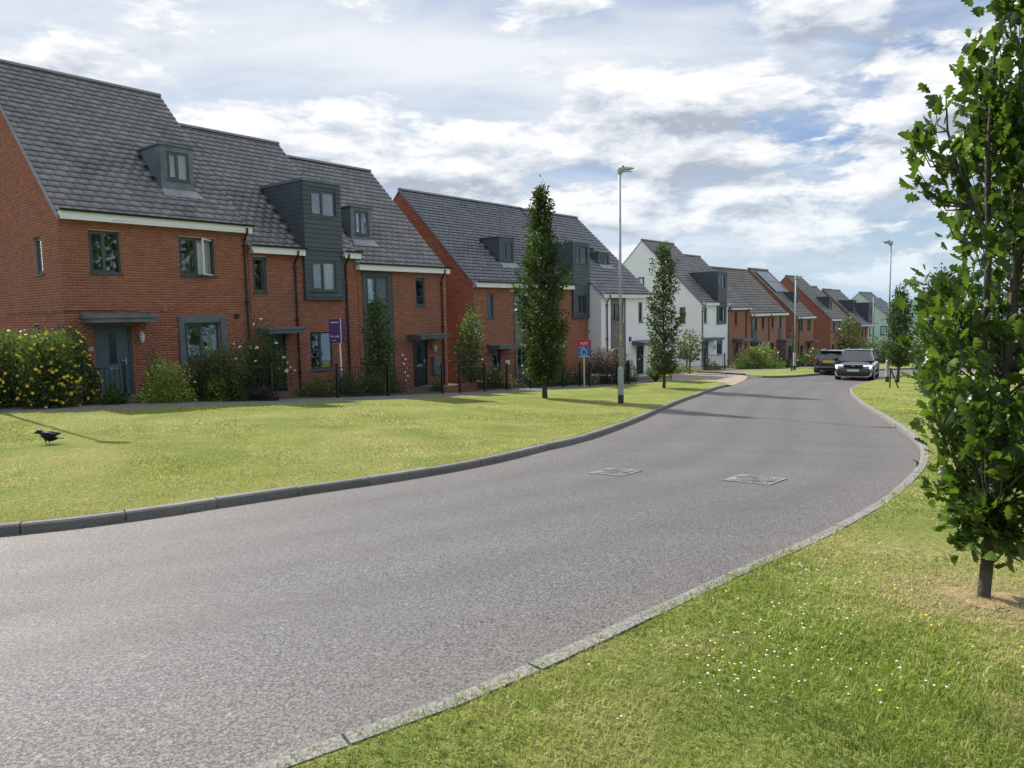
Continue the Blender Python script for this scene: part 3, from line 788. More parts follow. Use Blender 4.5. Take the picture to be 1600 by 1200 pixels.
q = MB(); q.box(.55, .69, -.03, -.01, -.78, -.66); h.mb(q, 'house_plaque', M_galv)
q = MB(); yy = .62; zz = ze+yy*.968; q.box(4.75, 4.9, yy-.07, yy+.05, zz+.03, zz+.10); h.mb(q, 'roof_vent', M_leadpale)
h.dormer(3.42, 4.46, 3.98, 5.43, 1.1, (0, ze, .968), win=(3.62, 4.32, 4.40, 5.27), curt=('net', .45, .45))
# ---- second house
h = House('narrow red brick middle house with tall board-clad dormer bay behind the purple sign', 5.57, -2.5)
x0, x1, ze, zr, yr = 5.57, 9.98, 2.37, 7.05, 4.7
holes = [(5.72, 6.24, .90, 2.05), (7.90, 8.95, .97, 2.0), (7.79, 8.79, -1.82, -.47), (6.05, 6.85, -2.5, -.48)]
h.wall(h.front(), x0, x1, -3.0, ze, holes, M_mortar, M_brick)
h.wall(h.right(x1), 0.001, 2*yr, ze-.8, ze, [], M_mortar, M_brick, tri=(yr, zr), name='gable_wall')
h.wall(lambda a, b, c: (a, 2*yr-b, c), x0, x1, -3.0, ze, [], M_brickf, name='rear_wall')
h.roof(x0+.05, x1, 0, ze, yr, zr, tile=.030, excl=[(7.62, 9.32, -1, 2.35)])
h.eave([(x0+.06, 7.62), (9.32, x1+.06)], ze)
h.pipe(7.30, ze); h.pipe(9.45, ze)
h.window(h.front(), *holes[0], 1, curt=('net', 0, .12)); h.window(h.front(), *holes[2], 2)
h.door(h.front(), *holes[3], M_darkdoor); h.canopy(5.75, 7.1, -.46, -.3)
h.dormer(7.68, 9.25, 2.38, 4.72, -.13, (0, ze, .996), win=(7.95, 9.02, 3.56, 4.45), boards=.16, mt=M_clad, curt=('net', 0, .0), name='dormer_bay', roof_t=.10, flash=False)
fb = h.boards(h.front(-.10), 7.68, 9.25, .74, 2.36, [(7.90, 8.95, .97, 2.0)], M_clad, .16)
q = MB(); q.box(7.64, 9.29, -.13, -.003, .66, .735); q.box(7.645, 7.675, -.10, -.003, .74, 2.36); q.box(9.26, 9.285, -.10, -.003, .74, 2.36); h.mb(q, 'bay_trim', M_clad)
q = MB(); 
for aa in ((7.66, 7.9, .74, 2.38), (8.95, 9.27, .74, 2.38), (7.9, 8.95, 2.0, 2.38), (7.9, 8.95, .74, .97)): q.box(aa[0], aa[1], -.108, -.013, aa[2], aa[3])
h.mb(q, 'bay_backing', M_clad)
h.window(h.front(-.13), *holes[1], 2, curt=('cream', 0, .38), rec=.03)
# ---- third house
h = House('red brick house with grey clad strip and steel railings in front, behind the garden tree', 10.0, -2.85)
x0, x1, ze, zr, yr = 10.0, 14.65, 1.97, 6.58, 4.62
holes = [(10.42, 11.5, .46, 1.55), (12.93, 13.48, .43, 1.55), (11.05, 11.55, -2.2, -.95), (12.68, 13.52, -2.82, -.96)]
h.wall(h.front(), x0, x1, -3.4, ze, holes, M_mortar, M_brick)
h.wall(h.right(x1), 0.001, 2*yr, -3.4, ze, [], M_mortar, M_brick, tri=(yr, zr), name='gable_wall')
h.wall(lambda a, b, c: (a, 2*yr-b, c), x0, x1, -3.4, ze, [], M_brickf, name='rear_wall')
h.roof(x0+.05, x1, 0, ze, yr, zr, tile=.030, excl=[(10.6, 11.58, 1.0, 2.2)])
h.eave([(x0-.05, x1+.06)], ze); h.pipe(14.38, ze)
h.window(h.front(-.03), *holes[0], 2, curt=('cream', .42, .42)); h.window(h.front(), *holes[1], 1, curt=('cream', .0, .6))
h.boards(h.front(), 10.27, 11.66, -3.3, 1.72, [(10.40, 11.52, .42, 1.58), (11.03, 11.58, -2.22, -.92)], M_clad, .18)
h.window(h.front(), *holes[2], 1)
h.door(h.front(), *holes[3], M_darkdoor); h.canopy(12.42, 14.1, -.88, -.76); h.lantern(13.82, -1.28)
q = MB(); q.box(13.72, 14.08, -.16, -.01, -2.4, -1.66); h.mb(q, 'meter_box', M_lead)
q = MB(); q.box(12.3, 13.9, -.9, -.1, -2.95, -2.84); h.mb(q, 'door_step', M_kerb)
q = MB()
for k in range(7): q.tube([(12.05+.13*(k % 2)+.02*k, -.02, -1.5-.17*k), (12.12+.13*(k % 2)+.02*k, -.05, -1.53-.17*k)], .05, 7)
h.mb(q, 'wall_ornament', M_plast)
h.dormer(10.6, 11.6, 2.95, 4.24, 1.0, (0, ze, .998), win=(10.78, 11.46, 3.22, 4.12), curt=('net', .5, .3))
# ---- fourth and fifth: brick pair under one long slate roof
ze, zr, yr = 1.45, 5.96, 4.55
h = House('red brick slate-roofed house with exposed left gable behind the tall columnar tree', 16.4, -3.3)
x0, x1 = 16.4, 20.9
holes = [(17.26, 17.76, -.13, .98), (19.3, 20.2, -.13, .95), (17.5, 18.15, -3.28, -1.5), (19.35, 20.2, -2.6, -1.45)]
h.wall(h.front(), x0, x1, -3.8, ze, holes, M_mortar, M_brick)
h.wall(h.left(x0), 0, 2*yr, -3.8, ze, [], M_mortar, M_brick, tri=(yr, zr), name='gable_wall')
h.wall(lambda a, b, c: (a, 2*yr-b, c), x0, x1, -3.8, ze, [], M_brickf, name='rear_wall')
h.roof(x0, x1-.04, 0, ze, yr, zr, tile=.008, gauge=.22, tw=.32, mt=M_slate, excl=[(19.35, 20.5, 1.0, 2.2)])
h.verge(x0-.05, 0, ze, yr, zr, mt=M_slate); h.eave([(x0-.03, x1)], ze)
h.window(h.front(), *holes[0], 1, curt=('cream', 0, .8)); h.window(h.front(), *holes[1], 2, curt=('cream', .35, .3))
h.boards(h.front(), 19.2, 20.3, -3.7, 1.25, [(19.28, 20.22, -.17, .98), (19.33, 20.22, -2.64, -1.42)], M_timber, .17)
h.window(h.front(), *holes[3], 2, curt=('cream', .4, 0))
h.door(h.front(), *holes[2], M_darkdoor); h.canopy(17.2, 18.8, -1.5, -1.36)
q = MB(); q.box(18.45, 18.75, -.03, -.01, -2.3, -2.1); h.mb(q, 'house_plaque', M_plast)
h.dormer(19.38, 20.5, 2.38, 3.7, 1.0, (0, ze, .991), win=(19.62, 20.36, 2.6, 3.55), curt=('net', .45, .45), mt=M_clad)
h = House('red brick house with slim clad dormer bay behind the sold sign', 20.92, -3.45)
x0, x1 = 20.92, 25.4
holes = [(24.2, 25.15, -.04, 1.0), (21.6, 22.4, -.2, .95), (21.5, 22.2, -3.35, -1.6)]
h.wall(h.front(), x0, x1, -3.9, ze, holes, M_mortar, M_brick)
h.wall(lambda a, b, c: (a, 2*yr-b, c), x0, x1, -3.9, ze, [], M_brickf, name='rear_wall')
h.roof(x0, x1, 0, ze, yr, zr, tile=.008, gauge=.22, tw=.32, mt=M_slate, excl=[(23.85, 25.6, -1, 2.2)])
h.eave([(x0, 23.85)], ze); h.pipe(25.5, ze, y=.0)
h.window(h.front(), *holes[1], 2, curt=('cream', .3, .3)); h.door(h.front(), *holes[2], M_darkdoor); h.canopy(21.3, 22.5, -1.6, -1.45)
h.dormer(23.9, 25.42, ze, 3.64, -.10, (0, ze, .991), win=(24.12, 25.18, 2.58, 3.48), boards=.16, mt=M_clad, curt=('net', .4, .4), name='dormer_bay', roof_t=.08, flash=False)
q = MB()
for aa in ((23.9, 24.2, -.25, ze), (25.15, 25.42, -.25, ze), (24.2, 25.15, 1.0, ze), (24.2, 25.15, -.25, -.04)): q.box(aa[0], aa[1], -.10, -.012, aa[2], aa[3]-.002)
bb = h.mb(q, 'clad_bay', M_clad)
h.boards(h.front(-.09), 23.92, 25.40, -.22, ze-.02, [(24.18, 25.17, -.06, 1.02)], M_clad, .16, parent=bb, trim=False)
h.window(h.front(-.12), *holes[0], 2, curt=('cream', .1, .45), rec=.02)
q = MB(); q.box(22.6, 23.1, -.05, -.01, -1.7, -1.45); h.mb(q, 'house_plaque', M_galv)
# ---- sixth: white rendered end, set forward
yf = -.8; ze6 = 1.02
h = House('white rendered slate-roofed house set forward behind the nearest lamp post', 25.45, -3.5, y0=yf)
x0, x1 = 25.45, 30.9
holes = [(26.58, 27.75, -.5, .5), (29.35, 29.82, -.55, .58), (26.6, 27.7, -3.0, -1.95), (29.1, 29.95, -3.5, -1.9)]
slp6 = (zr-.05-ze6)/(yr-.1-yf)
h.wall(h.front(yf), x0, x1, -4.0, ze6, holes, M_white)
h.wall(h.left(x0), yf, 2*yr, -4.0, ze6, [], M_white, tri=(yr-.1, zr-.06), name='side_wall')
h.wall(h.right(x1), yf, 2*yr, -4.0, ze6, [], M_white, tri=(yr-.1, zr-.06), name='side_wall')
h.wall(lambda a, b, c: (a, 2*yr-b, c), x0, x1, -4, ze6, [], M_white, name='rear_wall')
h.roof(x0-.05, x1, yf, ze6, yr-.1, zr-.05, tile=.014, gauge=.27, tw=.33, mt=M_slate, excl=[(28.0, 29.1, .9, 2.2)], yb=2*yr, zb=ze6)
h.eave([(x0-.03, x1+.08)], ze6, y=yf); h.pipe(25.95, ze6, y=yf)
h.window(h.front(yf), *holes[0], 3, curt=('dark', .1, .1)); h.window(h.front(yf), *holes[1], 1); h.window(h.front(yf), *holes[2], 2)
h.boards(h.front(yf), 26.45, 27.85, -3.95, .8, [(26.56, 27.77, -.54, .53), (26.58, 27.72, -3.04, -1.92)], M_timber, .17)
h.door(h.front(yf), *holes[3], M_darkdoor); h.canopy(28.66, 30.2, -1.85, -1.62, y=yf)
h.dormer(28.02, 29.2, 2.15, 3.42, 1.0, (yf, ze6, slp6), win=(28.22, 29.06, 2.33, 3.28), curt=('cream', 0, .4), mt=M_clad)
q = MB(); q.box(28.3, 28.42, yf-.08, yf-.004, -1.6, -1.35); h.mb(q, 'alarm_box', M_pipe)
# ---- seventh: white gable facing us
ze, zr, yr = .6, 5.1, 4.5
h = House('white rendered house with broad windowed gable and dark clad dormer bay', 39.2, -4.0)
x0, x1 = 39.2, 43.85
holes = [(39.62, 40.12, -.8, .25), (41.9, 42.9, -.75, .28), (41.73, 42.73, -3.1, -1.98), (39.55, 40.35, -3.9, -2.05)]
gh = [(1.16, 1.6, -.78, .3), (1.14, 1.62, -3.1, -2.03), (4.35, 4.85, 1.0, 2.5)]
h.wall(h.front(), x0, x1, -4.5, ze, holes, M_white)
h.wall(h.left(x0), 0, 2*yr, -4.5, ze, [g_ for g_ in gh if g_[3] < ze], M_white, tri=(yr, zr), name='gable_wall')
h.wall(h.right(x1), 0, 2*yr, -4.5, ze, [], M_white, tri=(yr, zr), name='gable_wall')
h.wall(lambda a, b, c: (a, 2*yr-b, c), x0, x1, -4.5, ze, [], M_white, name='rear_wall')
h.roof(x0, x1, 0, ze, yr, zr, tile=.030, gauge=.27, tw=.33, excl=[(41.6, 43.3, -1, 2.0)]); h.verge(x0-.05, 0, ze, yr, zr)
h.eave([(x0, 41.6), (43.25, x1+.05)], ze); h.pipe(39.32, ze); h.pipe(43.6, ze)
for i, hh in enumerate(holes[:3]): h.window(h.front(), *hh, 1 if i == 0 else 2, curt=('dark', 0, .1))
h.window(h.left(x0), *gh[0], 1); h.window(h.left(x0), *gh[1], 1); h.window(h.left(x0-.10), *gh[2], 1)
h.door(h.front(), *holes[3], M_darkdoor); h.canopy(39.3, 41.3, -2.0, -1.85); h.lantern(41.2, -2.5)
h.dormer(41.65, 43.2, ze, 2.72, -.08, (0, ze, 1.0), win=(41.87, 42.8, 1.65, 2.57), boards=.16, mt=M_clad, curt=('net', .4, .4), name='dormer_bay', flash=False)
q = MB()
for aa in ((41.65, 41.9, -.92, ze), (42.9, 43.2, -.92, ze), (41.9, 42.9, .28, ze), (41.9, 42.9, -.92, -.75)): q.box(aa[0], aa[1], -.08, -.006, aa[2], aa[3]-.002)
h.mb(q, 'clad_bay', M_clad)
# ---- eighth: small brick
h = House('small red brick house squeezed right of the white gabled one', 43.88, -4.3)
ze, zr, yr = .22, 4.3, 4.1; x0, x1 = 43.88, 47.6
holes = [(44.8, 45.3, -1.1, -.08), (44.75, 45.5, -4.25, -2.4)]
h.wall(h.front(), x0, x1, -4.9, ze, holes, M_brickf); h.wall(lambda a, b, c: (a, 2*yr-b, c), x0, x1, -4.9, ze, [], M_brickf, name='rear_wall')
h.wall(h.right(x1), 0, 2*yr, -4.9, ze, [], M_brickf, tri=(yr, zr), name='gable_wall')
h.roof(x0, x1, 0, ze, yr, zr, tile=.030); h.eave([(x0, x1)], ze, h=.15); h.pipe(46.9, ze)
h.window(h.front(), *holes[0], 1); h.door(h.front(), *holes[1], M_darkdoor); h.canopy(44.5, 46.4, -2.25, -2.1); h.lantern(46.0, -2.7)
# ---- ninth: semi-detached pair
M_rf2 = tile_mat('brown_grey_tile', (.125, .115, .11), (.175, .16, .15), (.21, .19, .175))
def semis(label, x0, x1, ze, zr, yr, base, wins, bm, y=0., tile=.030, doors=(), canopies=(), pipes=(), bays=(), gable=True, gmt=None, mt=None):
    h = House(label, x0, base, y0=y)
    holes = [tuple(w_[:4]) for w_ in wins]+[tuple(d_) for d_ in doors]
    h.wall(h.front(y), x0, x1, base-.6, ze, holes, bm); h.wall(lambda a, b, c: (a, y+2*yr-b, c), x0, x1, base-.6, ze, [], bm, name='rear_wall')
    if gable:
        for T_, nm in ((h.left(x0), 'gable_wall'), (h.right(x1), 'gable_wall')): h.wall(T_, y, y+2*yr, base-.6, ze, [], gmt or M_brickf, tri=(y+yr, zr), name=nm)
    h.roof(x0, x1, y, ze, y+yr, zr, tile=tile, mt=mt or M_rf2, gauge=.3, tw=.36); h.eave([(x0-.05, x1+.05)], ze, y=y, h=.2)
    h.verge(x0-.05, y, ze, y+yr, zr, mt=mt or M_rf2)
    for w_ in wins: h.window(h.front(y), *w_[:4], w_[4] if len(w_) > 4 else 1, curt=('cream', .2, .2) if len(w_) > 5 else None)
    for d_ in doors: h.door(h.front(y), *d_, M_darkdoor)
    for c_ in canopies: h.canopy(*c_, y=y)
    for p_ in pipes: h.pipe(p_, ze, y=y)
    for b_ in bays:   # projecting flat-topped porch bay (x0,x1,z1,win)
        q = MB(); q.box(b_[0], b_[1], y-.75, y-.003, base-.5, b_[2]-.15); h.mb(q, 'porch_bay', b_[4] if len(b_) > 4 else M_timber)
        q = MB(); q.box(b_[0]-.08, b_[1]+.08, y-.85, y-.003, b_[2]-.148, b_[2]); h.mb(q, 'porch_roof', M_lead)
        h.window(h.front(y-.80), *b_[3], 2, room=True, rec=-.02)
    return h
h = semis('orange-brown brick pair of houses with projecting porches behind the bright green bush', 47.62, 55.6, -.25, 3.48, 3.55, -4.7,
      [(48.3, 49.2, -1.6, -.55, 1), (50.1, 50.7, -1.5, -.55), (52.2, 52.8, -1.5, -.55), (53.8, 54.6, -1.6, -.5, 1)], M_brickb,
      doors=[(50.0, 50.9, -4.65, -2.7), (52.0, 52.8, -4.6, -2.7)], pipes=(48.0, 51.6), bays=[(48.0, 49.8, -2.4, (48.5, 49.5, -4.1, -2.9)), (53.6, 55.4, -2.45, (54.1, 55.1, -4.2, -2.95))])
q = MB(); q.box(48.3, 49.2, -.03, -.004, -2.38, -1.62); h.mb(q, 'clad_panel', M_clad); q = MB(); q.box(53.8, 54.6, -.03, -.004, -2.4, -1.65); h.mb(q, 'clad_panel', M_clad)
h = semis('brick house with solar panels on its roof slope', 58.4, 62.95, -.62, 3.78, 4.4, -5.0,
      [(59.0, 59.95, -1.95, -.92, 2), (61.2, 62.1, -1.95, -.92, 2), (59.3, 60.2, -4.4, -3.2, 2)], M_brickb, doors=[(61.2, 62.0, -4.95, -3.05)], canopies=[(60.9, 62.6, -3.0, -2.9)], pipes=(58.8,))
h.dormer(60.9, 62.2, .48, 1.58, 1.15, (0, -.62, 1.0), win=(61.2, 61.95, .7, 1.5), mt=M_clad, flash=False)
m_sol, g, b = mat('solar_glass', (.045, .06, .10), .12, 0, .9)
rf_s = MB()
for k in range(3):
    for j in range(2):
        q = MB(); xa = 59.0+k*1.02; t0 = 3.05+j*1.35; c_ = math.sqrt(.5)
        pts = [(xa, t0*c_-.10, -.62+t0*c_+.10), (xa+.99, t0*c_-.10, -.62+t0*c_+.10), (xa+.99, (t0+1.3)*c_-.10, -.62+(t0+1.3)*c_+.10), (xa, (t0+1.3)*c_-.10, -.62+(t0+1.3)*c_+.10)]
        q.prism(pts, (0, .03, -.03)); h.mb(q, 'solar_panel', m_sol)
h = semis('tall brick house with plain side wall behind the parked dark car', 68.2, 72.7, -1.0, 3.4, 4.42, -5.4,
      [(68.6, 69.5, -2.35, -1.28, 1), (70.5, 71.45, -2.3, -1.28, 1), (68.7, 69.6, -4.8, -3.5, 1)], M_brickb, doors=[(70.6, 71.4, -5.3, -3.4)], pipes=(72.5,))
h.dormer(70.6, 71.6, -.0, 1.2, .9, (0, -1.0, 1.0), win=(70.75, 71.45, .2, 1.1), mt=M_clad, flash=False)
semis('lower brick house stepping down beside the tall plain-sided one', 72.72, 75.9, -1.4, 2.4, 3.8, -5.7,
      [(73.3, 73.9, -2.6, -1.7), (74.6, 75.3, -2.7, -1.7)], M_brickb, doors=[(74.3, 75.1, -5.6, -3.7)], bays=[(73.0, 74.2, -3.6, (73.2, 74.0, -5.0, -4.0))])
h = semis('far brick house with dark slate roof before the green rendered gable', 78.8, 82.0, -1.78, 2.2, 4.0, -6.1, [(79.4, 80.2, -3.2, -2.1), (80.9, 81.5, -3.1, -2.1)], M_brickb, mt=M_slate, doors=[(80.6, 81.4, -6.0, -4.2)])
h.dormer(79.8, 81.0, -.2, .9, 1.0, (0, -1.78, 1.0), win=(80.1, 80.8, 0.0, .8), mt=M_clad, flash=False)
h = semis('pale green rendered house with a large dark dormer', 82.02, 85.2, -1.82, 2.15, 4.0, -6.3, [(82.6, 83.2, -3.2, -2.2), (84.2, 84.8, -3.2, -2.2)], M_green, mt=M_slate, gmt=M_green, doors=[(83.2, 84.0, -6.2, -4.3)])
h.dormer(82.6, 85.1, -1.5, .6, .1, (0, -1.82, 1.0), win=(83.4, 84.2, -.9, .3), mt=M_clad, flash=False)
h = semis('pale green rendered house with bare gable at the end of the terrace', 95, 101, -1.8, 2.05, 4.3, -6.8, [(96, 97, -3.7, -2.6, 2), (98.5, 99.5, -3.7, -2.6, 2)], M_green, gmt=M_green, mt=M_slate)
h.window(h.left(95-.1), .9, 1.7, -3.4, -2.3, 1)
h = semis('brown-roofed house just behind the far pale green gable', 102, 108, -2.2, 1.35, 4.8, -7.2, [(103, 104, -4, -3, 1)], M_green, gmt=M_green, mt=M_rf2)
q = 0

# ------------------------------------------------------------------ street furniture
def lamp_post(x, y, H, label, baseh=1.35, ang=0.):
    z = float(zg(x, y))+.08
    r = empty('street_lamp', (x, y, z), ang, label=label, cat='street lamp', group='street lamps along the verge')
    q = MB(); q.tube([(0, 0, -.2), (0, 0, .28)], .088, 10); q.mk('base_paint', M_galvd, r)
    q = MB(); q.tube([(0, 0, .281), (0, 0, baseh), (0, 0, baseh+.06), (0, 0, baseh+.07)], [.085, .085, .055, .05], 14); q.mk('base_section', M_galv, r, smooth=False)
    q = MB(); q.box(-.045, .045, -.0875, -.083, .36, .86); q.mk('access_door', M_galv, r)
    q = MB(); q.tube([(0, 0, baseh+.06), (0, 0, H-.12)], [.046, .036], 12); q.mk('column', M_galv, r, smooth=True)
    q = MB(); 
    prof = [(-.07, -.02, .05), (-.05, -.09, .085), (.0, -.13, .09), (.06, -.10, .09), (.11, -.04, .11), (.25, .0, .13), (.36, .035, .12), (.42, .05, .05)]
    top = [(-.07, .02), (-.05, .055), (.0, .075), (.06, .08), (.11, .085), (.25, .085), (.36, .07), (.42, .055)]
    V = []; F = []
    for (x_, zb, hw), (_, zt) in zip(prof, top):
        V += [(x_, -hw, (zb+zt)/2), (x_, -hw*.7, zt), (x_, hw*.7, zt), (x_, hw, (zb+zt)/2), (x_, hw*.7, zb), (x_, -hw*.7, zb)]
    for i in range(7):
        for j in range(6): F.append([i*6+j, i*6+(j+1) % 6, i*6+6+(j+1) % 6, i*6+6+j])
    F += [[5, 4, 3, 2, 1, 0], [42+j for j in range(6)]]
    q.add([(a, b, c+H-.06) for a, b, c in V], F); hd = q.mk('lamp_head', M_galv, r, smooth=False)
    q = MB(); q.tube([(.10, 0, H+.02), (.10, 0, H+.075)], .028, 8); q.mk('photocell', M_galvd, hd)
    q = MB(); q.box(.12, .36, -.09, .09, H-.10, H-.085); q.mk('lens', M_net, hd)
    return r
l1 = lamp_post(3.25, 21.99, 6.9, 'tall galvanised street lamp on the grass between the two columnar trees', 1.05)
q = MB(); q.box(-.02, .02, -.092, -.086, 1.55, 1.9); 
q = MB(); q.box(-.013, .013, -.050, -.044, 1.9, 2.06); q.mk('number_strip', M_yflower, l1)
lamp_post(17.51, 34.34, 6.5, 'galvanised street lamp rising behind the small staked tree on the right verge', 1.0, math.pi)
lamp_post(17.38, 45.33, 5.7, 'galvanised street lamp on the far verge in front of the solar panel house', 1.0)
p = wp(73.3, 2.6); lamp_post(p[0], p[1], 6.5, 'farthest street lamp, in front of the pale green gable', 1.0)
lamp_post(-11.95, 17.0, 6.9, 'street lamp at the left edge of the picture beside the yellow flowering hedge', 1.2)

def text(s, size, mt, parent, loc, rot, name='lettering', ext=.002, align='CENTER'):
    c = bpy.data.curves.new(name, 'FONT'); c.body = s; c.size = size; c.align_x = align; c.extrude = ext; c.resolution_u = 3
    o = bpy.data.objects.new('tmp', c); col.objects.link(o)
    dg = bpy.context.evaluated_depsgraph_get(); me = bpy.data.meshes.new_from_object(o.evaluated_get(dg))
    bpy.data.objects.remove(o); me.materials.clear(); me.materials.append(mt)
    o = bpy.data.objects.new(name, me); col.objects.link(o); o.parent = parent; o.location = loc; o.rotation_euler = rot
    return o
M_pur = plain('deep_purple_print', (.075, .012, .13), .4, .06, 8)
M_mag = plain('magenta_print', (.48, .015, .10), .4, .06, 8)
M_blue = plain('sky_blue_print', (.015, .17, .48), .4, .06, 8)
M_wht = plain('white_board_print', (.80, .80, .80), .5, .03, 8)
M_post = plain('white_painted_post', (.78, .78, .76), .55, .08, 10)
def sign_root(u, label, x, y, yaw):
    return empty('estate_agent_sign', (x, y, float(zg(x, y))+.07), yaw, label=label, cat='sign', group='estate agent signs')
# for sale board
r = sign_root(0, 'purple for sale board on a white post by the railings', -5.45, 23.6, R(-8))
q = MB(); q.tube([(.0, .05, -.1), (-.045, .05, 2.42)], .028, 6); q.mk('post', M_post, r)
for z in (.55, .75): 
    q = MB(); q.tube([(-.01, .05, z), (-.01, .05, z+.03)], .034, 6); q.mk('post_tie', M_pipe, r)
q = MB(); q.box(-.36, .03, .0, .012, 1.68, 2.44); bd = q.mk('sign_board', M_pur, r)
q = MB(); q.prism([(.03, .0, 1.68), (.05, .30, 1.68), (.05, .30, 2.44), (.03, .0, 2.44)], (.012, .0, 0)); bd2 = q.mk('sign_board', M_pur, r)
q = MB(); q.box(.025, .045, -.008, .004, 1.67, 2.45); q.mk('board_edge', M_wht, r)
text('for sale', .10, M_wht, bd, (-.165, -.004, 1.86), (R(90), 0, 0))
q = MB()
for k in range(9): q.box(-.30+k*.03, -.30+k*.03+.022, -.004, -.001, 2.315+.004*(k % 2), 2.345)
q.mk('print_line', M_wht, bd)
q = MB()
for k in range(5): q.box(-.28+k*.03, -.28+k*.03+.022, -.004, -.001, 1.755, 1.77)
q.mk('print_line', M_wht, bd)
# sold board
r = sign_root(0, 'magenta and blue sold sign on a thin white post', 3.1, 31.6, R(-8))
q = MB(); q.tube([(0, .04, -.1), (0, .04, 1.35)], .026, 6); q.mk('post', M_post, r)
q = MB(); q.box(-.26, .25, 0, .012, 1.72, 2.02); b1 = q.mk('sign_board', M_mag, r)
q = MB(); q.box(-.24, .25, 0, .012, 1.27, 1.716); b2 = q.mk('sign_board', M_blue, r)
q = MB(); q.prism([(.252, .0, 1.27), (.29, .35, 1.27), (.29, .35, 2.02), (.252, 0, 2.02)], (.012, 0, 0)); q.mk('sign_board', M_pur, r)
text('sold', .20, M_wht, b1, (0, -.004, 1.83), (R(90), 0, 0)); text('stc', .07, M_wht, b1, (0, -.004, 1.75), (R(90), 0, 0))
q = MB(); pts = [(0, 1.66), (.115, 1.55), (.12, 1.45), (.07, 1.385), (-.07, 1.385), (-.12, 1.45), (-.115, 1.55)]
for i in range(7):
    a, b_ = pts[i], pts[(i+1) % 7]; q.tube([(a[0], -.006, a[1]), (b_[0], -.006, b_[1])], .011, 5)
q.mk('house_outline_logo', M_wht, b2)
q = MB()
for k in range(12): q.box(-.2+k*.034, -.2+k*.034+.026, -.005, -.001, 1.30, 1.335)
q.box(-.2, -.02, -.005, -.001, 1.685, 1.70); q.mk('print_line', M_wht, b2)

# railings
def railing(pts, label, h=.95, posts=True, gap=.11, plates=False):
    """pts: world xy polyline"""
    r = empty('garden_railing', (pts[0][0], pts[0][1], float(zg(*pts[0]))), label=label, cat='railing', group='black garden railings')
    bx, by, bz = r.location
    pole = None; bar = None
    def P_(x, y, z): return (x-bx, y-by, z-bz)
    for i, p in enumerate(pts):
        z = float(zg(*p))+.05
        if pole is None: q = MB(); q.box(-.032, .032, -.032, .032, -.15, h+.12); pole = o = q.mk('post', M_metal, r)
        else: o = inst(pole, 'post', r)
        o.location = P_(p[0], p[1], z); o.rotation_euler = (0, 0, RZ)
    for a, b_ in zip(pts[:-1], pts[1:]):
        za, zb = float(zg(*a))+.05, float(zg(*b_))+.05
        for zz in (.10, h):
            q = MB(); q.tube([P_(a[0], a[1], za+zz), P_(b_[0], b_[1], zb+zz)], .014, 6); q.mk('rail', M_metal, r)
        L = math.hypot(b_[0]-a[0], b_[1]-a[1]); n = max(2, int(L/gap))
        for k in range(1, n):
            t = k/n
            if bar is None: q = MB(); q.tube([(0, 0, .10), (0, 0, h+.03)], .008, 5); bar = o = q.mk('railing_bar', M_metal, r)
            else: o = inst(bar, 'railing_bar', r)
            o.location = P_(a[0]+(b_[0]-a[0])*t, a[1]+(b_[1]-a[1])*t, za+(zb-za)*t)
    return r
def S2(s, q): p = P0+D*s+N*q; return (float(p[0]), float(p[1]))
railing([S2(-.3, 1.9), S2(.55, 2.2)], 'short black railing before the blue-grey door, beside the yellow hedge')
railing([S2(2.1, 3.1), S2(3.95, 3.55)], 'black railing half hidden in the climbing roses')
railing([(-5.25, 22.15), (-3.95, 23.5)], 'black railing over the low shrubs right of the purple sign')
railing([(-3.95, 23.5), (-2.4, 25.35)], 'open black railing in front of the door with the wall lantern')
railing([S2(10.95, 4.2), S2(12.5, 4.0), S2(13.9, 3.9), S2(15.5, 3.8)], 'black railing left of the tallest columnar verge tree', gap=.12)
railing([S2(16.3, 3.6), S2(17.6, 3.9), S2(18.7, 4.0)], 'black railing behind the sold sign', gap=.13)
railing([S2(19.0, 4.3), S2(20.3, 4.9)], 'black railing below the pinkish feathery shrub', gap=.13)
railing([S2(21.3, 4.9), S2(22.0, 4.4)], 'short black railing beside the white house front door', gap=.13)
railing([S2(30.6, 1.6), S2(32.6, 2.2)], 'thin black railing against the white gable wall', gap=.16)
railing([S2(35.0, 2.2), S2(36.4, 2.9), S2(36.9, 1.5)], 'black railing before the brick houses, left of the bright green bush', gap=.18)
railing([S2(38.3, 4.0), S2(40.6, 4.4), S2(43, 4.8)], 'black railing in front of the projecting porches', gap=.2)
# low brick garden wall bits
for (s0, q0, s1, q1, hh, lab) in ((11.0, 3.4, 12.6, 3.4, .22, 'low brick edging wall at the foot of the willowy tree'), (14.8, 1.2, 14.8, 3.4, .25, 'low brick wall end beside the third house')):
    a = S2(s0, q0); b_ = S2(s1, q1); L = math.hypot(b_[0]-a[0], b_[1]-a[1]); an = math.atan2(b_[1]-a[1], b_[0]-a[0])
    z = float(zg(*a))+.06; q = MB(); q.box(0, L, -.1, .1, -.3, hh); o = q.mk('garden_wall', M_brickf, loc=(a[0], a[1], z)); o.rotation_euler = (0, 0, an)
    tag(o, lab, 'wall')
# utility cabinet and bollard-like base
q = MB(); q.box(-.25, .25, -.15, .15, .45, .95); p = wp(31.9, 1.2); o = empty('meter_cabinet', p, RZ, label='grey meter cabinet on a leg against the white gable', cat='cabinet'); q.mk('cabinet_box', M_lead, o)
q = MB(); q.box(-.05, .05, -.05, .05, -.1, .45); q.mk('cabinet_leg', M_lead, o)

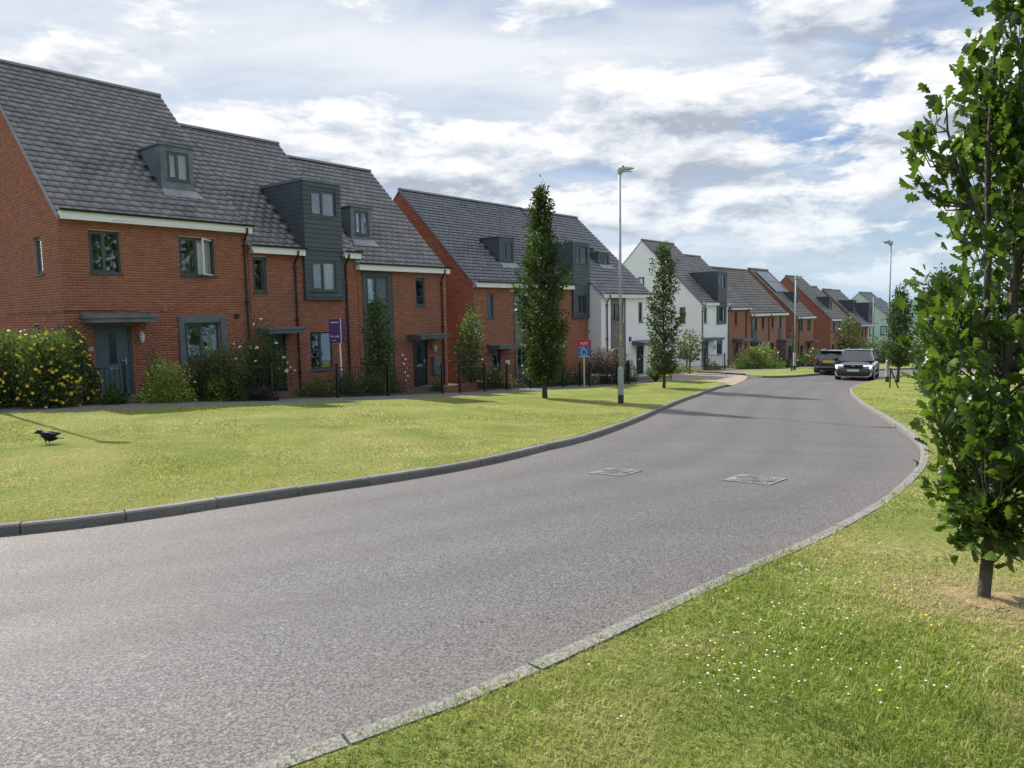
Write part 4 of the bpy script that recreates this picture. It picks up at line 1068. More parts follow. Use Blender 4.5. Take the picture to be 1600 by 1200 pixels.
# manhole covers
m_iron = plain('worn_cast_iron', (.25, .245, .25), .5, .25, 6, metal=.2, spec=.6, bmp=.3, bs=60)
for s_, q_, sz, lab in ((.72, 18.72, .50, 'square ribbed manhole cover nearer the right kerb'), (.36, 17.02, .44, 'square ribbed manhole cover in the middle of the road')):
    p = wp(s_, q_); r = empty('manhole_cover', (p[0], p[1], p[2]), RZ, label=lab, cat='manhole cover', group='manhole covers in the road')
    gx = (float(zg(p[0]+D[0]*.3, p[1]+D[1]*.3))-float(zg(p[0]-D[0]*.3, p[1]-D[1]*.3)))/.6
    gy = (float(zg(p[0]-N[0]*.3, p[1]-N[1]*.3))-float(zg(p[0]+N[0]*.3, p[1]+N[1]*.3)))/.6
    r.rotation_euler = (math.atan(gy), -math.atan(gx), RZ)
    h_ = sz/2; q = MB()
    for a in ((-h_-.03, h_+.03, -h_-.03, -h_), (-h_-.03, h_+.03, h_, h_+.03), (-h_-.03, -h_, -h_, h_), (h_, h_+.03, -h_, h_)): q.box(*a, -.03, .010)
    q.mk('cover_frame', m_iron, r)
    q = MB(); q.box(-h_+.008, h_-.008, -h_+.008, h_-.008, -.03, .010); pl = q.mk('cover_plate', m_iron, r)
    q = MB()
    for k in range(1, 8):
        rr = k*h_/8.; n = 28; 
        for j in range(n):
            if (j+k) % 7 == 0: continue
            a0, a1 = 2*math.pi*j/n, 2*math.pi*(j+.9)/n
            q.prism([(rr*math.cos(a0), rr*math.sin(a0), .0101), (rr*math.cos(a1), rr*math.sin(a1), .0101), ((rr+.014)*math.cos(a1), (rr+.014)*math.sin(a1), .0101), ((rr+.014)*math.cos(a0), (rr+.014)*math.sin(a0), .0101)], (0, 0, .010))
    for sx in (-1, 1):
        for sy in (-1, 1): q.box(sx*(h_-.07)-.035, sx*(h_-.07)+.035, sy*(h_-.07)-.035, sy*(h_-.07)+.035, .0103, .017)
    q.mk('cover_ribs', m_iron, pl)
# road gully grate at the right kerb
p = (9.0, 17.9); 

# ------------------------------------------------------------------ crow
m_crow, g, b = mat('glossy_black_feather', (.006, .007, .011), .55, 0, .25)
link(g, g.bump(g.noise(g.n('Mapping', {0: obco(g), 3: (1, 3, 1)}).outputs[0], 60, 3), .15, .002), b, 'Normal')
cz = float(zg(-7.6, 11.95))+.105
r = empty('crow', (-7.6, 11.95, cz), R(4), label='black crow standing on the left lawn facing left', cat='bird')
def ringloft(secs, k=12):
    V = []; F = []
    for (x, z, ry, rz_) in secs:
        for j in range(k):
            a = 2*math.pi*j/k; V.append((x, 1.15*ry*math.cos(a), z-.02+1.18*rz_*math.sin(a)))
    for i in range(len(secs)-1):
        for j in range(k): F.append([i*k+j, i*k+(j+1) % k, (i+1)*k+(j+1) % k, (i+1)*k+j])
    F += [list(range(k))[::-1], [(len(secs)-1)*k+j for j in range(k)]]
    return V, F
q = MB(); q.add(*ringloft([(-.225, .208, .001, .001), (-.20, .214, .006, .009), (-.175, .226, .013, .017), (-.16, .235, .024, .024), (-.145, .24, .03, .03), (-.12, .238, .033, .034), (-.095, .222, .036, .042), (-.07, .198, .045, .056), (-.03, .168, .058, .068), (.02, .148, .062, .068), (.07, .135, .055, .055), (.11, .128, .042, .038), (.14, .124, .032, .022), (.17, .122, .028, .012), (.23, .118, .034, .008), (.26, .116, .030, .006)]))
bd = q.mk('body', m_crow, r, smooth=True)
sub = bd.modifiers.new('s', 'SUBSURF'); sub.levels = sub.render_levels = 1
for sy in (-1, 1):
    q = MB(); q.add(*ringloft([(-.07, .19, .006, .02), (-.03, .185, .012, .05), (.04, .18, .014, .05), (.10, .185, .012, .03), (.15, .192, .009, .016), (.185, .195, .006, .008)], 8))
    q.mk('wing', m_crow, r, loc=(0, sy*.056, 0), smooth=True)
    q = MB(); q.tube([(0, 0, .115), (-.012, 0, .07), (.002, 0, .03), (-.008, 0, .0)], [.018, .011, .005, .005], 6)
    for a in (-.5, 0, .5): q.tube([(-.008, 0, .004), (-.045*math.cos(a)-.008, .045*math.sin(a), .0)], [.005, .003], 5)
    q.tube([(-.008, 0, .004), (.02, 0, 0)], [.005, .003], 5)
    q.mk('leg', m_crow, r, loc=(.01 if sy > 0 else -.012, sy*.028, 0))
    q = MB(); q.tube([(-.148, sy*.029, .247), (-.148, sy*.033, .247)], .005, 6); q.mk('eye', M_pipe, r)

# ------------------------------------------------------------------ cars
M_tyre = plain('tyre_rubber', (.012, .012, .013), .8, .1, 8)
M_rim = plain('alloy_rim', (.35, .36, .38), .35, .1, 9, metal=.8)
m_cg, g, b = mat('car_window_glass', (.02, .03, .035), .05, 0, .9)
m_lampg, g, b = mat('headlight_glass', (.85, .88, .9), .08, 0, .8)
b.inputs['Emission Color'].default_value = (.9, .95, 1, 1); b.inputs['Emission Strength'].default_value = .9
m_tail, g, b = mat('tail_light', (.35, .01, .01), .15, 0, .8)
M_plate_w = plain('white_number_plate', (.72, .74, .72), .4, .05, 9); M_plate_y = plain('yellow_number_plate', (.70, .52, .03), .4, .05, 9)
M_trim = plain('satin_silver_trim', (.5, .5, .5), .35, .05, 5, metal=.6)
def car(loc, yaw, paint, label, L=4.2, W=1.78, H=1.53, hatch=False, pitch=0.):
    r = empty('parked_car' if hatch else 'car', loc, yaw, label=label, cat='car'); r.rotation_euler = (pitch, 0, yaw)
    mp, g, b = mat('paint_'+('navy' if hatch else 'grey'), paint, .22, .25, .6); b.inputs['Coat Weight'].default_value = .7; b.inputs['Coat Roughness'].default_value = .06
    hw = W/2
    def sec(y, w, zl, zt, k=16, e=3.2):
        V = []
        for j in range(k):
            a = 2*math.pi*(j+.5)/k; c, s_ = math.cos(a), math.sin(a)
            V.append((w*math.copysign(abs(c)**(2/e), c), y, (zl+zt)/2+(zt-zl)/2*math.copysign(abs(s_)**(2/e), s_)))
        return V
    S = L/4.25
    secs = [(0, .70, .40, .66), (.05, .84, .27, .78), (.25, .905, .22, .90), (.65, .915, .21, .97), (1.15, .915, .2, 1.03), (2.2, .92, .2, 1.05), (3.4, .92, .2, 1.08), (3.95, .89, .24, 1.10), (4.18, .84, .30, 1.02), (4.25, .74, .42, .90)]
    V = []; F = []; k = 16
    for (y, w_, a, c) in secs: V += sec(y*S-L/2, w_*hw/.92, a, c*H/1.62)
    for i in range(len(secs)-1):
        for j in range(k): F.append([i*k+j, i*k+(j+1) % k, (i+1)*k+(j+1) % k, (i+1)*k+j])
    F += [list(range(k))[::-1], [(len(secs)-1)*k+j for j in range(k)]]
    q = MB(); q.add(V, F); bd = q.mk('body', mp, r, smooth=True); sm_ = bd.modifiers.new('s', 'SUBSURF'); sm_.levels = sm_.render_levels = 1
    # glasshouse: base ring and roof ring
    zb, zt = 1.02*H/1.62, (H-.05)
    yb0, yb1, yt0, yt1 = (1.12*S-L/2, 4.08*S-L/2, 2.0*S-L/2, 3.55*S-L/2) if not hatch else (1.1*S-L/2, 4.12*S-L/2, 1.9*S-L/2, 3.62*S-L/2)
    wb, wt = .82*hw/.92, .62*hw/.92
    B = [(-wb, yb0+.12, zb), (0, yb0, zb), (wb, yb0+.12, zb), (wb, (yb0+yb1)/2, zb), (wb*.97, yb1-.1, zb), (0, yb1, zb), (-wb*.97, yb1-.1, zb), (-wb, (yb0+yb1)/2, zb)]
    Tt = [(-wt, yt0+.06, zt-.02), (0, yt0, zt), (wt, yt0+.06, zt-.02), (wt, (yt0+yt1)/2, zt), (wt, yt1, zt-.03), (0, yt1+.08, zt-.02), (-wt, yt1, zt-.03), (-wt, (yt0+yt1)/2, zt)]
    def face(idx, nm, mt_, off=.0):
        for i in idx:
            j = (i+1) % 8; q = MB(); q.poly([B[i], B[j], Tt[j], Tt[i]]); q.mk(nm, mt_, r)
    face((0, 1), 'windscreen', m_cg); face((2, 3), 'side_window', m_cg); face((4, 5), 'rear_window', m_cg); face((6, 7), 'side_window', m_cg)
    q = MB()
    for i in (0, 2, 3, 4, 6, 7): q.tube([B[i], Tt[i]], [.045, .035], 6)
    for ring in (Tt,): 
        for i in range(8): q.tube([ring[i], ring[(i+1) % 8]], .035, 6)
    q.mk('pillars', mp, r)
    q = MB(); C_ = (0, (yt0+yt1)/2, zt+.03)
    for i in range(8): q.poly([Tt[i], Tt[(i+1) % 8], C_])
    q.mk('roof', mp, r, smooth=True)
    for sx in (-1, 1):
        q = MB(); q.tube([(sx*wt*.9, yt0+.2, zt+.03), (sx*wt*.9, yt0+.3, zt+.06), (sx*wt*.9, yt1-.2, zt+.06), (sx*wt*.9, yt1-.1, zt+.02)], .015, 5); q.mk('roof_rail', M_trim, r)
        q = MB(); q.box(sx*hw*1.0, sx*(hw+.19), yb0+.42, yb0+.54, zb-.02, zb+.13); q.mk('door_mirror', M_pipe if not hatch else mp, r)
        for yy in (.78*S-L/2, 3.42*S-L/2):
            q = MB(); q.tube([(sx*(hw-.23), yy, .33), (sx*(hw-.20), yy, .33), (sx*(hw-.02), yy, .33), (sx*(hw+.004), yy, .33)], [.28, .335, .335, .31], 20); ty = q.mk('wheel', M_tyre, r)
            q = MB(); q.tube([(sx*(hw-.02), yy, .33), (sx*(hw+.012), yy, .33)], [.22, .21], 16)
            rm = q.mk('rim', M_rim, ty)
            q = MB(); q.tube([(sx*(hw-.24), yy, .36), (sx*(hw-.012), yy, .36)], .39, 20); q.mk('wheel_arch', M_pipe, r)
        # sill trim
        q = MB(); q.box(sx*(hw-.06), sx*(hw-.005), 1.2*S-L/2, 3.0*S-L/2, .2, .34); q.mk('sill_trim', M_pipe, r)
    yF = -L/2; yR = L/2
    if not hatch:
        for sx in (-1, 1):
            q = MB(); q.prism([(sx*.46, yF-.02, .83), (sx*.84, yF+.10, .83), (sx*.86, yF+.10, .79), (sx*.46, yF-.02, .775)], (0, .06, 0)); hl = q.mk('headlight', m_lampg, r)
            q = MB(); q.prism([(sx*.74, yF+.045, .78), (sx*.85, yF+.10, .79), (sx*.80, yF+.06, .64), (sx*.74, yF+.03, .64)], (0, .04, 0)); q.mk('running_light', m_lampg, hl)
            q = MB(); q.prism([(sx*.80, yF+.02, .46), (sx*.87, yF+.08, .46), (sx*.80, yF-.0, .27), (sx*.70, yF-.02, .27)], (0, .05, 0)); q.mk('bumper_trim', M_trim, r)
        q = MB(); q.box(-.46, .46, yF-.022, yF+.08, .74, .84); q.mk('grille', M_pipe, r)
        q = MB(); q.box(-.07, .07, yF-.03, yF-.023, .77, .81); q.mk('badge', M_trim, r)
        q = MB(); q.box(-.72, .72, yF-.015, yF+.1, .30, .43); q.mk('lower_grille', M_pipe, r)
        q = MB(); q.box(-.72, .72, yF-.03, yF+.05, .245, .275); q.mk('skid_trim', M_trim, r)
        q = MB(); q.box(-.27, .27, yF-.04, yF-.018, .51, .62); q.mk('number_plate', M_plate_w, r)
    else:
        for sx in (-1, 1):
            q = MB(); q.box(sx*.52, sx*.86, yR-.10, yR+.01, .84, .98); q.mk('tail_light', m_tail, r)
        q = MB(); q.box(-.3, .3, yR-.0, yR+.02, .74, .88); q.mk('number_plate', M_plate_y, r)
        q = MB(); q.box(-.75, .75, yR-.04, yR+.02, .30, .42); q.mk('bumper_insert', M_pipe, r)
        q = MB(); q.box(-.7, .7, yR-.02, yR+.025, .50, .53); q.mk('bumper_trim', M_trim, r)
        q = MB(); q.box(-.55, .55, yt1-.02, yt1+.20, zt-.02, zt+.02); q.mk('spoiler', mp, r)
        q = MB(); q.tube([(0, yR-.22, 1.16), (.3, yR-.24, 1.2)], .01, 4); q.mk('rear_wiper', M_pipe, r)
    return r
ex, ey = 18.2, 38.75; car((ex, ey, float(zg(ex, ey))+.005), R(-31), (.05, .06, .063), 'dark grey compact suv with lit headlights driving towards us')
ex, ey = 18.95, 43.2; car((ex, ey, float(zg(ex, ey))+.005), R(180-33), (.012, .014, .035), 'dark navy hatchback with yellow rear plate stopped at the far verge', L=4.1, W=1.74, H=1.44, hatch=True)

# ------------------------------------------------------------------ vegetation
def onb(n):
    a = rng.normal(size=(n, 3)); a /= np.linalg.norm(a, axis=1)[:, None]
    b_ = rng.normal(size=(n, 3)); b_ -= a*(a*b_).sum(1)[:, None]; b_ /= np.linalg.norm(b_, axis=1)[:, None]
    return a, b_, np.cross(a, b_)
T_diam = (np.array([[0, 0, 0], [.32, .5, .10], [0, 1, 0], [-.32, .5, .10]]), np.array([[0, 1, 2, 3]]))
T_oval = (np.array([[0, 0, 0], [.26, .3, .06], [.22, .75, .06], [0, 1, -.05], [-.22, .75, .06], [-.26, .3, .06]]), np.array([[0, 1, 2, 3], [0, 3, 4, 5]]))
# lobed oak leaf folded on the midrib
_h = [(0, 0), (.06, .12), (.20, .20), (.13, .30), (.34, .42), (.20, .52), (.42, .70), (.22, .78), (.20, .93), (0, 1.0)]
_v = [(0, y, -.06*math.sin(y*3)) for _, y in _h]+[(x, y, .30*x) for x, y in _h[1:-1]]+[(-x, y, .30*x) for x, y in _h[1:-1]]
_f = []
for i in range(9):
    ra = i if i == 0 else 9+i; rb = 9+i+1 if i < 8 else 9
    la = i if i == 0 else 17+i; lb = 17+i+1 if i < 8 else 9
    if i == 0: _f += [[0, rb, 1, 1], [0, 1, lb, lb]]
    elif i == 8: _f += [[8, ra, 9, 9], [8, 9, la, la]]
    else: _f += [[i, ra, rb, i+1], [i, i+1, lb, la]]
T_oakF = [[*dict.fromkeys(f)] for f in _f]
T_oak_tri = []
for f in T_oakF:
    for k in range(1, len(f)-1): T_oak_tri.append([f[0], f[k], f[k+1]])
T_oak = (np.array(_v), np.array(T_oak_tri))
def leaves(P, size, tmpl, updown=0., outward=None, rv=None):
    n = len(P); TV, TF = tmpl; a, b_, c = onb(n)
    if outward is not None:
        b_ = b_*.8+outward; b_ /= np.linalg.norm(b_, axis=1)[:, None]
        c = np.cross(a, b_); c /= np.linalg.norm(c, axis=1)[:, None]
        if updown: c = c+np.array([0, 0, 1.])*updown*np.sign(c[:, 2:3]+1e-6); c -= b_*(b_*c).sum(1)[:, None]; c /= np.linalg.norm(c, axis=1)[:, None]
        a = np.cross(b_, c)
    sz = size*rng.uniform(.5, 1.3, n)[:, None, None]
    V = P[:, None]+sz*(TV[None, :, :1]*a[:, None]+TV[None, :, 1:2]*b_[:, None]+TV[None, :, 2:3]*c[:, None])
    F = (TF[None]+len(TV)*np.arange(n)[:, None, None]).reshape(-1, TF.shape[1])
    rv = rng.random(n)**1.3 if rv is None else rv
    return V, F, np.repeat(rv, len(TV))
def outside_boost(n): return rng.random(n)
def tree(label, x, y, H, prof, crown0, nleaf, lsize, trunk=.07, lean=(0, 0), mt=None, tmpl=T_diam, cat='tree', name='oak_tree', group=None, nl=60, dz=.08, single=0, sigma=.13):
    z = float(zg(x, y))+dz; r = empty(name, (x, y, z), label=label, cat=cat, group=group)
    q = MB(); n = 9
    pts = [(lean[0]*t+.03*math.sin(t*7+x), lean[1]*t+.03*math.sin(t*5+y), H*.93*t-(.1 if t == 0 else 0)) for t in np.linspace(0, 1, n)]
    q.tube(pts, [trunk*(1.25 if i == 0 else 1)*(1-.85*i/(n-1))+.006 for i in range(n)], 8); q.mk('trunk', M_bark, r, smooth=True)
    hs = np.array([p_[0] for p_ in prof])*H; rs = np.array([p_[1] for p_ in prof])
    PT = []; q = MB()
    for i in range(nl):
        t = crown0+(1-crown0)*((i+.5)/nl)**1.05; h1 = H*t*.98; a = i*2.4+rng.normal(0, .3)
        rr = np.interp(h1, hs, rs)*rng.uniform(.45, 1.12)*(1+.16*math.sin(h1*3.1+x+a))
        rise = min(.9, .35+rr*.8)*rng.uniform(.7, 1.2)
        h0 = max(crown0*H*.8, h1-rise); f = h0/(H*.93)
        c0 = np.array([lean[0]*f, lean[1]*f, h0]); c1 = np.array([lean[0]*f+rr*math.cos(a), lean[1]*f+rr*math.sin(a), h1+rng.normal(0, .05)])
        mid = (c0+c1)/2+np.array([rr*.18*math.cos(a), rr*.18*math.sin(a), -.06])
        q.tube([c0, mid, c1], [.016+.01*(1-t), .011, .004], 5)
        m_ = int(nleaf/nl*(.6+.8*rr/(rs.max()+1e-6))); tt = rng.beta(2.2, 1.1, m_)[:, None]
        pp = (1-tt)**2*c0+2*tt*(1-tt)*mid+tt**2*c1+rng.normal(0, sigma, (m_, 3))*[1, 1, 1.1]
        PT.append(pp)
    q.mk('limbs', M_bark, r)
    PT = np.concatenate(PT); rad = np.interp(PT[:, 2], hs, rs)
    c_ = PT[:, :2]-np.array([[lean[0], lean[1]]])*(PT[:, 2:3]/H); keep = np.hypot(c_[:, 0], c_[:, 1]) < rad*1.32+.08
    PT = PT[keep & (PT[:, 2] > crown0*H*.86)]
    out = PT*[1, 1, 0]; out = out/(np.linalg.norm(out, axis=1)[:, None]+.05)+[0, 0, .5]
    V, F, rv = leaves(PT, lsize, tmpl, outward=out)
    o = mk('foliage', V.reshape(-1, 3), F, mt or M_oakfar, r, rnd=rv); o['kind'] = 'stuff'
    return r
prof1 = [(0, .12), (.10, .35), (.18, .68), (.3, .74), (.42, .80), (.52, .78), (.62, .76), (.70, .62), (.80, .42), (.9, .26), (.97, .12), (1.0, .05)]
tree('tallest dark columnar oak on the left verge between the purple and the sold signs', 1.02, 23.67, 6.85, prof1, .09, 14500, .10, .07, group='columnar oaks on the verges', nl=105, sigma=.105)
prof2 = [(0, .1), (.12, .3), (.2, .62), (.35, .72), (.5, .74), (.58, .6), (.7, .55), (.8, .5), (.9, .3), (1, .06)]
tree('columnar oak with see-through crown in front of the white house', 6.35, 30.78, 6.1, prof2, .12, 7000, .105, .055, group='columnar oaks on the verges', nl=85, sigma=.10)
tr3 = tree('small oak on the right verge beyond the stakes, next to the lamp post', 17.85, 34.0, 4.5, [(0, .1), (.2, .35), (.35, .55), (.6, .58), (.8, .42), (.93, .2), (1, .05)], .2, 5200, .11, .06, group='columnar oaks on the verges', nl=60, sigma=.12)
tree('small bushy oak on the right verge, half hidden by the big foreground tree', 13.25, 22.81, 4.3, [(0, .2), (.12, .5), (.3, .66), (.5, .62), (.7, .52), (.85, .36), (1, .1)], .13, 10000, .10, .06, group='columnar oaks on the verges', nl=100, sigma=.12)
tree('slender thin young tree on the far verge before the brick houses', 16.75, 44.0, 2.9, [(0, .1), (.5, .14), (.8, .12), (1, .04)], .5, 120, .09, .035, name='young_tree', nl=10)
# stakes
p = (15.64, 30.35)
for dx_, dx2, lab in ((-.05, .0, 'short upright black tree stake on the right verge'), (.36, -.02, 'slanting black tree stake on the right verge')):
    q = MB(); q.tube([(dx_, 0, -.1), (dx2, .05, .85)], .028, 5); o = q.mk('tree_stake', M_metal, loc=(p[0], p[1], float(zg(*p))+.1)); tag(o, lab, 'stake', 'tree stakes')

# --- big foreground oak
bx, by = 2.70, 4.13; bz = float(zg(bx, by))+.10
r = empty('oak_tree', (bx, by, bz), label='big leafy oak filling the right edge, standing in a ring of dry grass', cat='tree', group='columnar oaks on the verges')
PXM = by/1155.
def zof(v): return (478-v)*PXM-bz      # height above the tree base of a level in the crown
Lx = lambda v: np.interp(v, [-500, -200, 0, 60, 130, 180, 235, 280, 300, 345, 400, 480, 560, 640, 700, 745, 790, 830, 870, 890], [1540, 1525, 1508, 1510, 1506, 1535, 1526, 1520, 1500, 1448, 1436, 1430, 1438, 1440, 1452, 1468, 1488, 1506, 1524, 1545])
trk = [(0, 0, -.1), (.0, 0, .05), (.02, .0, .35), (.035, .01, .75), (.08, .02, 1.2), (.10, .0, 1.8), (.12, .03, 2.6), (.15, 0, 3.4), (.17, 0, 4.2), (.17, 0, 5.0)]
q = MB(); q.tube(trk, [.044, .034, .031, .029, .026, .022, .018, .014, .010, .005], 12); q.mk('trunk', M_bark, r, smooth=True)
q = MB(); q.tube([(.03, 0, .8), (-.03, .05, 1.35), (-.02, .05, 1.9), (-.08, .0, 2.5), (-.06, 0, 3.2)], [.024, .022, .018, .013, .005], 8); q.mk('limb', M_bark, r, smooth=True)
q = MB(); q.tube([(.10, .0, 1.25), (.22, -.05, 1.75), (.28, 0, 2.5), (.3, 0, 3.3)], [.022, .018, .012, .005], 8); q.mk('limb', M_bark, r, smooth=True)
def trunk_at(h):
    t = np.array(trk); return np.array([np.interp(h, t[:, 2], t[:, 0]), np.interp(h, t[:, 2], t[:, 1]), h])
tips = []; vs = []
ncl = 600
for i in range(ncl):
    v = rng.uniform(-620, 878)**1.0
    Rl = (bx+.05-(Lx(v)-800)*PXM); Rr = .62*np.interp(v, [-600, -300, 500, 700, 800, 880], [.5, .9, 1.15, .85, .5, .25])
    a = rng.uniform(0, 2*math.pi); cx = math.cos(a); rr = (Rl if cx < 0 else Rr); ry = min(.62, (Rl+Rr)/2)
    f = rng.beta(2.3, 1.)*rng.uniform(.82, 1.02)
    tp_ = (.05+cx*f*(rr-.03), math.sin(a)*f*ry, zof(v))
    if math.sin(tp_[0]*8+tp_[2]*4.2)+math.sin(tp_[1]*7-tp_[2]*6.1+1.3)+.6*math.sin(tp_[2]*11+tp_[0]*5) > .75: continue
    tips.append(tp_)
ncl = len(tips)
# leading side branch, upper left
sb = [(1540, 395), (1508, 330), (1480, 270), (1462, 215), (1458, 165)]
sbp = [np.array([(u-800)*PXM-bx, -.05, zof(v)]) for u, v in sb]
for (u, v) in ((1457, 158), (1440, 190), (1428, 215), (1424, 235), (1445, 225), (1470, 200), (1478, 240), (1450, 250), (1436, 262), (1430, 285), (1462, 272), (1490, 265), (1500, 285), (1480, 300), (1455, 305), (1470, 325), (1500, 320)):
    tips.append(((u-800)*PXM-bx+rng.normal(0, .01), rng.normal(-.03, .06), zof(v)))
tips.append(((1450-800)*PXM-bx, -.1, zof(748))); tips.append(((1508-800)*PXM-bx, -.05, zof(95))); tips.append(((1500-800)*PXM-bx, -.05, zof(140)))
tips = np.array(tips)
q = MB(); q.tube(sbp, [.012, .010, .008, .006, .003], 6); q.mk('limb', M_bark, r, smooth=True)
q = MB(); LP = []; LO = []; LR = []
for i, tp in enumerate(tips):
    side = ncl <= i < ncl+17
    if side: k_ = np.argmin([np.linalg.norm(s_-tp) for s_ in sbp]); c0 = sbp[max(0, k_-1)]
    else: c0 = trunk_at(max(.55, tp[2]-.25-.7*math.hypot(tp[0]-.1, tp[1])))
    mid = (c0+tp)/2+np.array([(tp[0]-c0[0])*.2, (tp[1]-c0[1])*.2, -.05])
    q.tube([c0, mid, tp], [.007, .004, .0015], 4, cap=False)
    n = rng.integers(10, 18) if not side else rng.integers(6, 9)
    t = 1-rng.random(n)**1.6*(.45 if not side else .25); t = t[:, None]
    pp = (1-t)**2*c0+2*t*(1-t)*mid+t**2*tp+rng.normal(0, .046 if not side else .026, (n, 3))
    LP.append(pp); dr = (tp-mid)/np.linalg.norm(tp-mid); LO.append(np.repeat(dr[None], n, 0)); LR.append(np.clip(rng.normal(.42+.35*(rng.random() < .25), .28, n), 0, 1))
q.mk('twigs', M_bark, r)
LP = np.concatenate(LP); LO = np.concatenate(LO)*.9+[0, -.1, .15]; LR = np.concatenate(LR)
V, F, rv = leaves(LP, .088, T_oak, outward=LO, rv=LR, updown=.35)
cam_d = np.linalg.norm(LP+[bx, by, bz], axis=1); order = np.argsort(cam_d); nv = len(T_oak[0])
visible = (LP[:, 2]+bz < 1.9) & ((LP[:, 0]+bx)/(LP[:, 1]+by) < .70)
big = [i for i in order if visible[i]][:300]; bs = set(big)
rest = np.array([i for i in range(len(LP)) if i not in bs])
Vr = V[rest].reshape(-1, 3); Fr = (T_oak[1][None]+nv*np.arange(len(rest))[:, None, None]).reshape(-1, 3)
o = mk('foliage', Vr, Fr, M_oak, r, rnd=rv.reshape(-1, nv)[rest].ravel()); o['kind'] = 'stuff'
proto = []
for k in range(8): 
    o = mk('leaf', T_oak[0]*[1, 1, 1+k*.25], T_oak[1].copy(), M_oak, None, rnd=[(k+.5)/8*.9]*nv); proto.append(o)
used = [False]*8
for i in big:
    k = int(rv.reshape(-1, nv)[i, 0]*7.99); o = proto[k] if not used[k] else inst(proto[k], 'leaf', r); used[k] = True; o.parent = r
    p0 = V[i][0]; yv = V[i][9]-p0; s_ = np.linalg.norm(yv); yv = yv/s_; xv = V[i][9+5]-V[i][17+5]; xv -= yv*(xv@yv); xv /= np.linalg.norm(xv); zv = np.cross(xv, yv)
    M_ = Matrix(((xv[0]*s_, yv[0]*s_, zv[0]*s_, p0[0]), (xv[1]*s_, yv[1]*s_, zv[1]*s_, p0[1]), (xv[2]*s_, yv[2]*s_, zv[2]*s_, p0[2]), (0, 0, 0, 1)))
    o.matrix_local = M_
for k in range(8):
    if not used[k]: bpy.data.objects.remove(proto[k])

# --- shrubs
def shrub(label, x, y, rx, ry, H, n, ls, mt, name='shrub', tmpl=T_diam, box=2., flowers=None, nf=0, fs=.04, lump=.18, group=None, yaw=0., stems=True, dz=.05, up=.3, z0=0., single=False, cat='shrub', fz=(0, 1)):
    z = float(zg(x, y))+dz; r = empty(name, (x, y, z), yaw, label=label, cat=cat, group=group)
    u = rng.normal(size=(n, 3)); u /= np.linalg.norm(u, axis=1)[:, None]; u[:, 2] = abs(u[:, 2])*1.0
    low = rng.random(n) < .45; u[low, 2] *= rng.random(low.sum())
    pw = 2/box; su = np.sign(u)*abs(u)**pw
    lumps = 1+lump*(np.sin(u[:, 0]*6+x)*np.sin(u[:, 1]*5+y)+np.sin(u[:, 2]*9+x*2)*.6+rng.normal(0, .35, n)*.5)
    rad = (rng.random(n)**.35)*lumps
    Pt = su*rad[:, None]*[rx, ry, H-z0]+[0, 0, z0]; Pt[:, 2] = np.clip(Pt[:, 2], .02, None)
    out = u*[1, 1, 1]+[0, 0, up]
    V, F, rv = leaves(Pt, ls, tmpl, outward=out)
    o = mk('foliage', V.reshape(-1, 3), F, mt, r, rnd=rv); o['kind'] = 'stuff'
    if stems:
        q = MB()
        for k in range(10):
            a = k*.63; q.tube([(rx*.1*math.cos(a), ry*.1*math.sin(a), -.05), (rx*.35*math.cos(a), ry*.35*math.sin(a), H*.45), (rx*.6*math.cos(a*1.3), ry*.6*math.sin(a*1.3), H*.8)], [.014, .01, .004], 5, cap=False)
        q.mk('stems', M_bark, r)
    if nf:
        sel = rng.choice(np.where((rad > .82) & (Pt[:, 2] > fz[0]*H))[0], nf); FP = Pt[sel]*1.04+rng.normal(0, .01, (nf, 3))
        # five-petalled open flowers / round blooms
        TV = [(0, 0, 0)]; TF = []
        for k in range(5):
            a = k*2*math.pi/5; TV += [(math.cos(a-.5)*.42, math.sin(a-.5)*.42, .12), (math.cos(a)*.56, math.sin(a)*.56, .18), (math.cos(a+.5)*.42, math.sin(a+.5)*.42, .12)]
            TF.append([0, 1+3*k, 2+3*k, 3+3*k])
        if single:
            f0 = None
            for p_ in FP:
                q = MB()
                if f0 is None:
                    for zz, sc_ in ((0, 1), (.12, .75), (.22, .45)): q.add([(a*fs*sc_, b_*fs*sc_, c*fs*(1+zz*4)+zz*fs) for a, b_, c in TV], TF)
                    o = f0 = q.mk('rose_bloom', flowers, r)
                else: o = inst(f0, 'rose_bloom', r)
                o.location = p_; o.rotation_euler = (rng.uniform(.3, 1.3), 0, rng.uniform(-.8, .8)); o.scale = [rng.uniform(.7, 1.3)]*3
        else:
            outd = (FP/[rx, ry, H]); outd[:, 1] -= .5; outd /= np.linalg.norm(outd, axis=1)[:, None]
            a, b_, c = onb(nf); c = c*.35+outd; c /= np.linalg.norm(c, axis=1)[:, None]; a -= c*(a*c).sum(1)[:, None]; a /= np.linalg.norm(a, axis=1)[:, None]; b_ = np.cross(c, a)
            TV = np.array(TV)*fs; TF = np.array(TF); sz = rng.uniform(.7, 1.2, nf)[:, None, None]
            V = FP[:, None]+sz*(TV[None, :, :1]*a[:, None]+TV[None, :, 1:2]*b_[:, None]+TV[None, :, 2:3]*c[:, None])
            o = mk('blossom', V.reshape(-1, 3), (TF[None]+len(TV)*np.arange(nf)[:, None, None]).reshape(-1, 4), flowers, r); o['kind'] = 'stuff'
    return r
def at(s, q): return S2(s, q)
x_, y_ = -11.55, 18.9
shrub('big rounded hedge covered in yellow flowers at the left edge', -12.0, 18.55, 1.36, 1.0, 1.95, 42000, .072, M_bushg, name='flowering_hedge', box=3.4, flowers=M_yflower, nf=620, fs=.078, lump=.06, cat='hedge', up=.5)
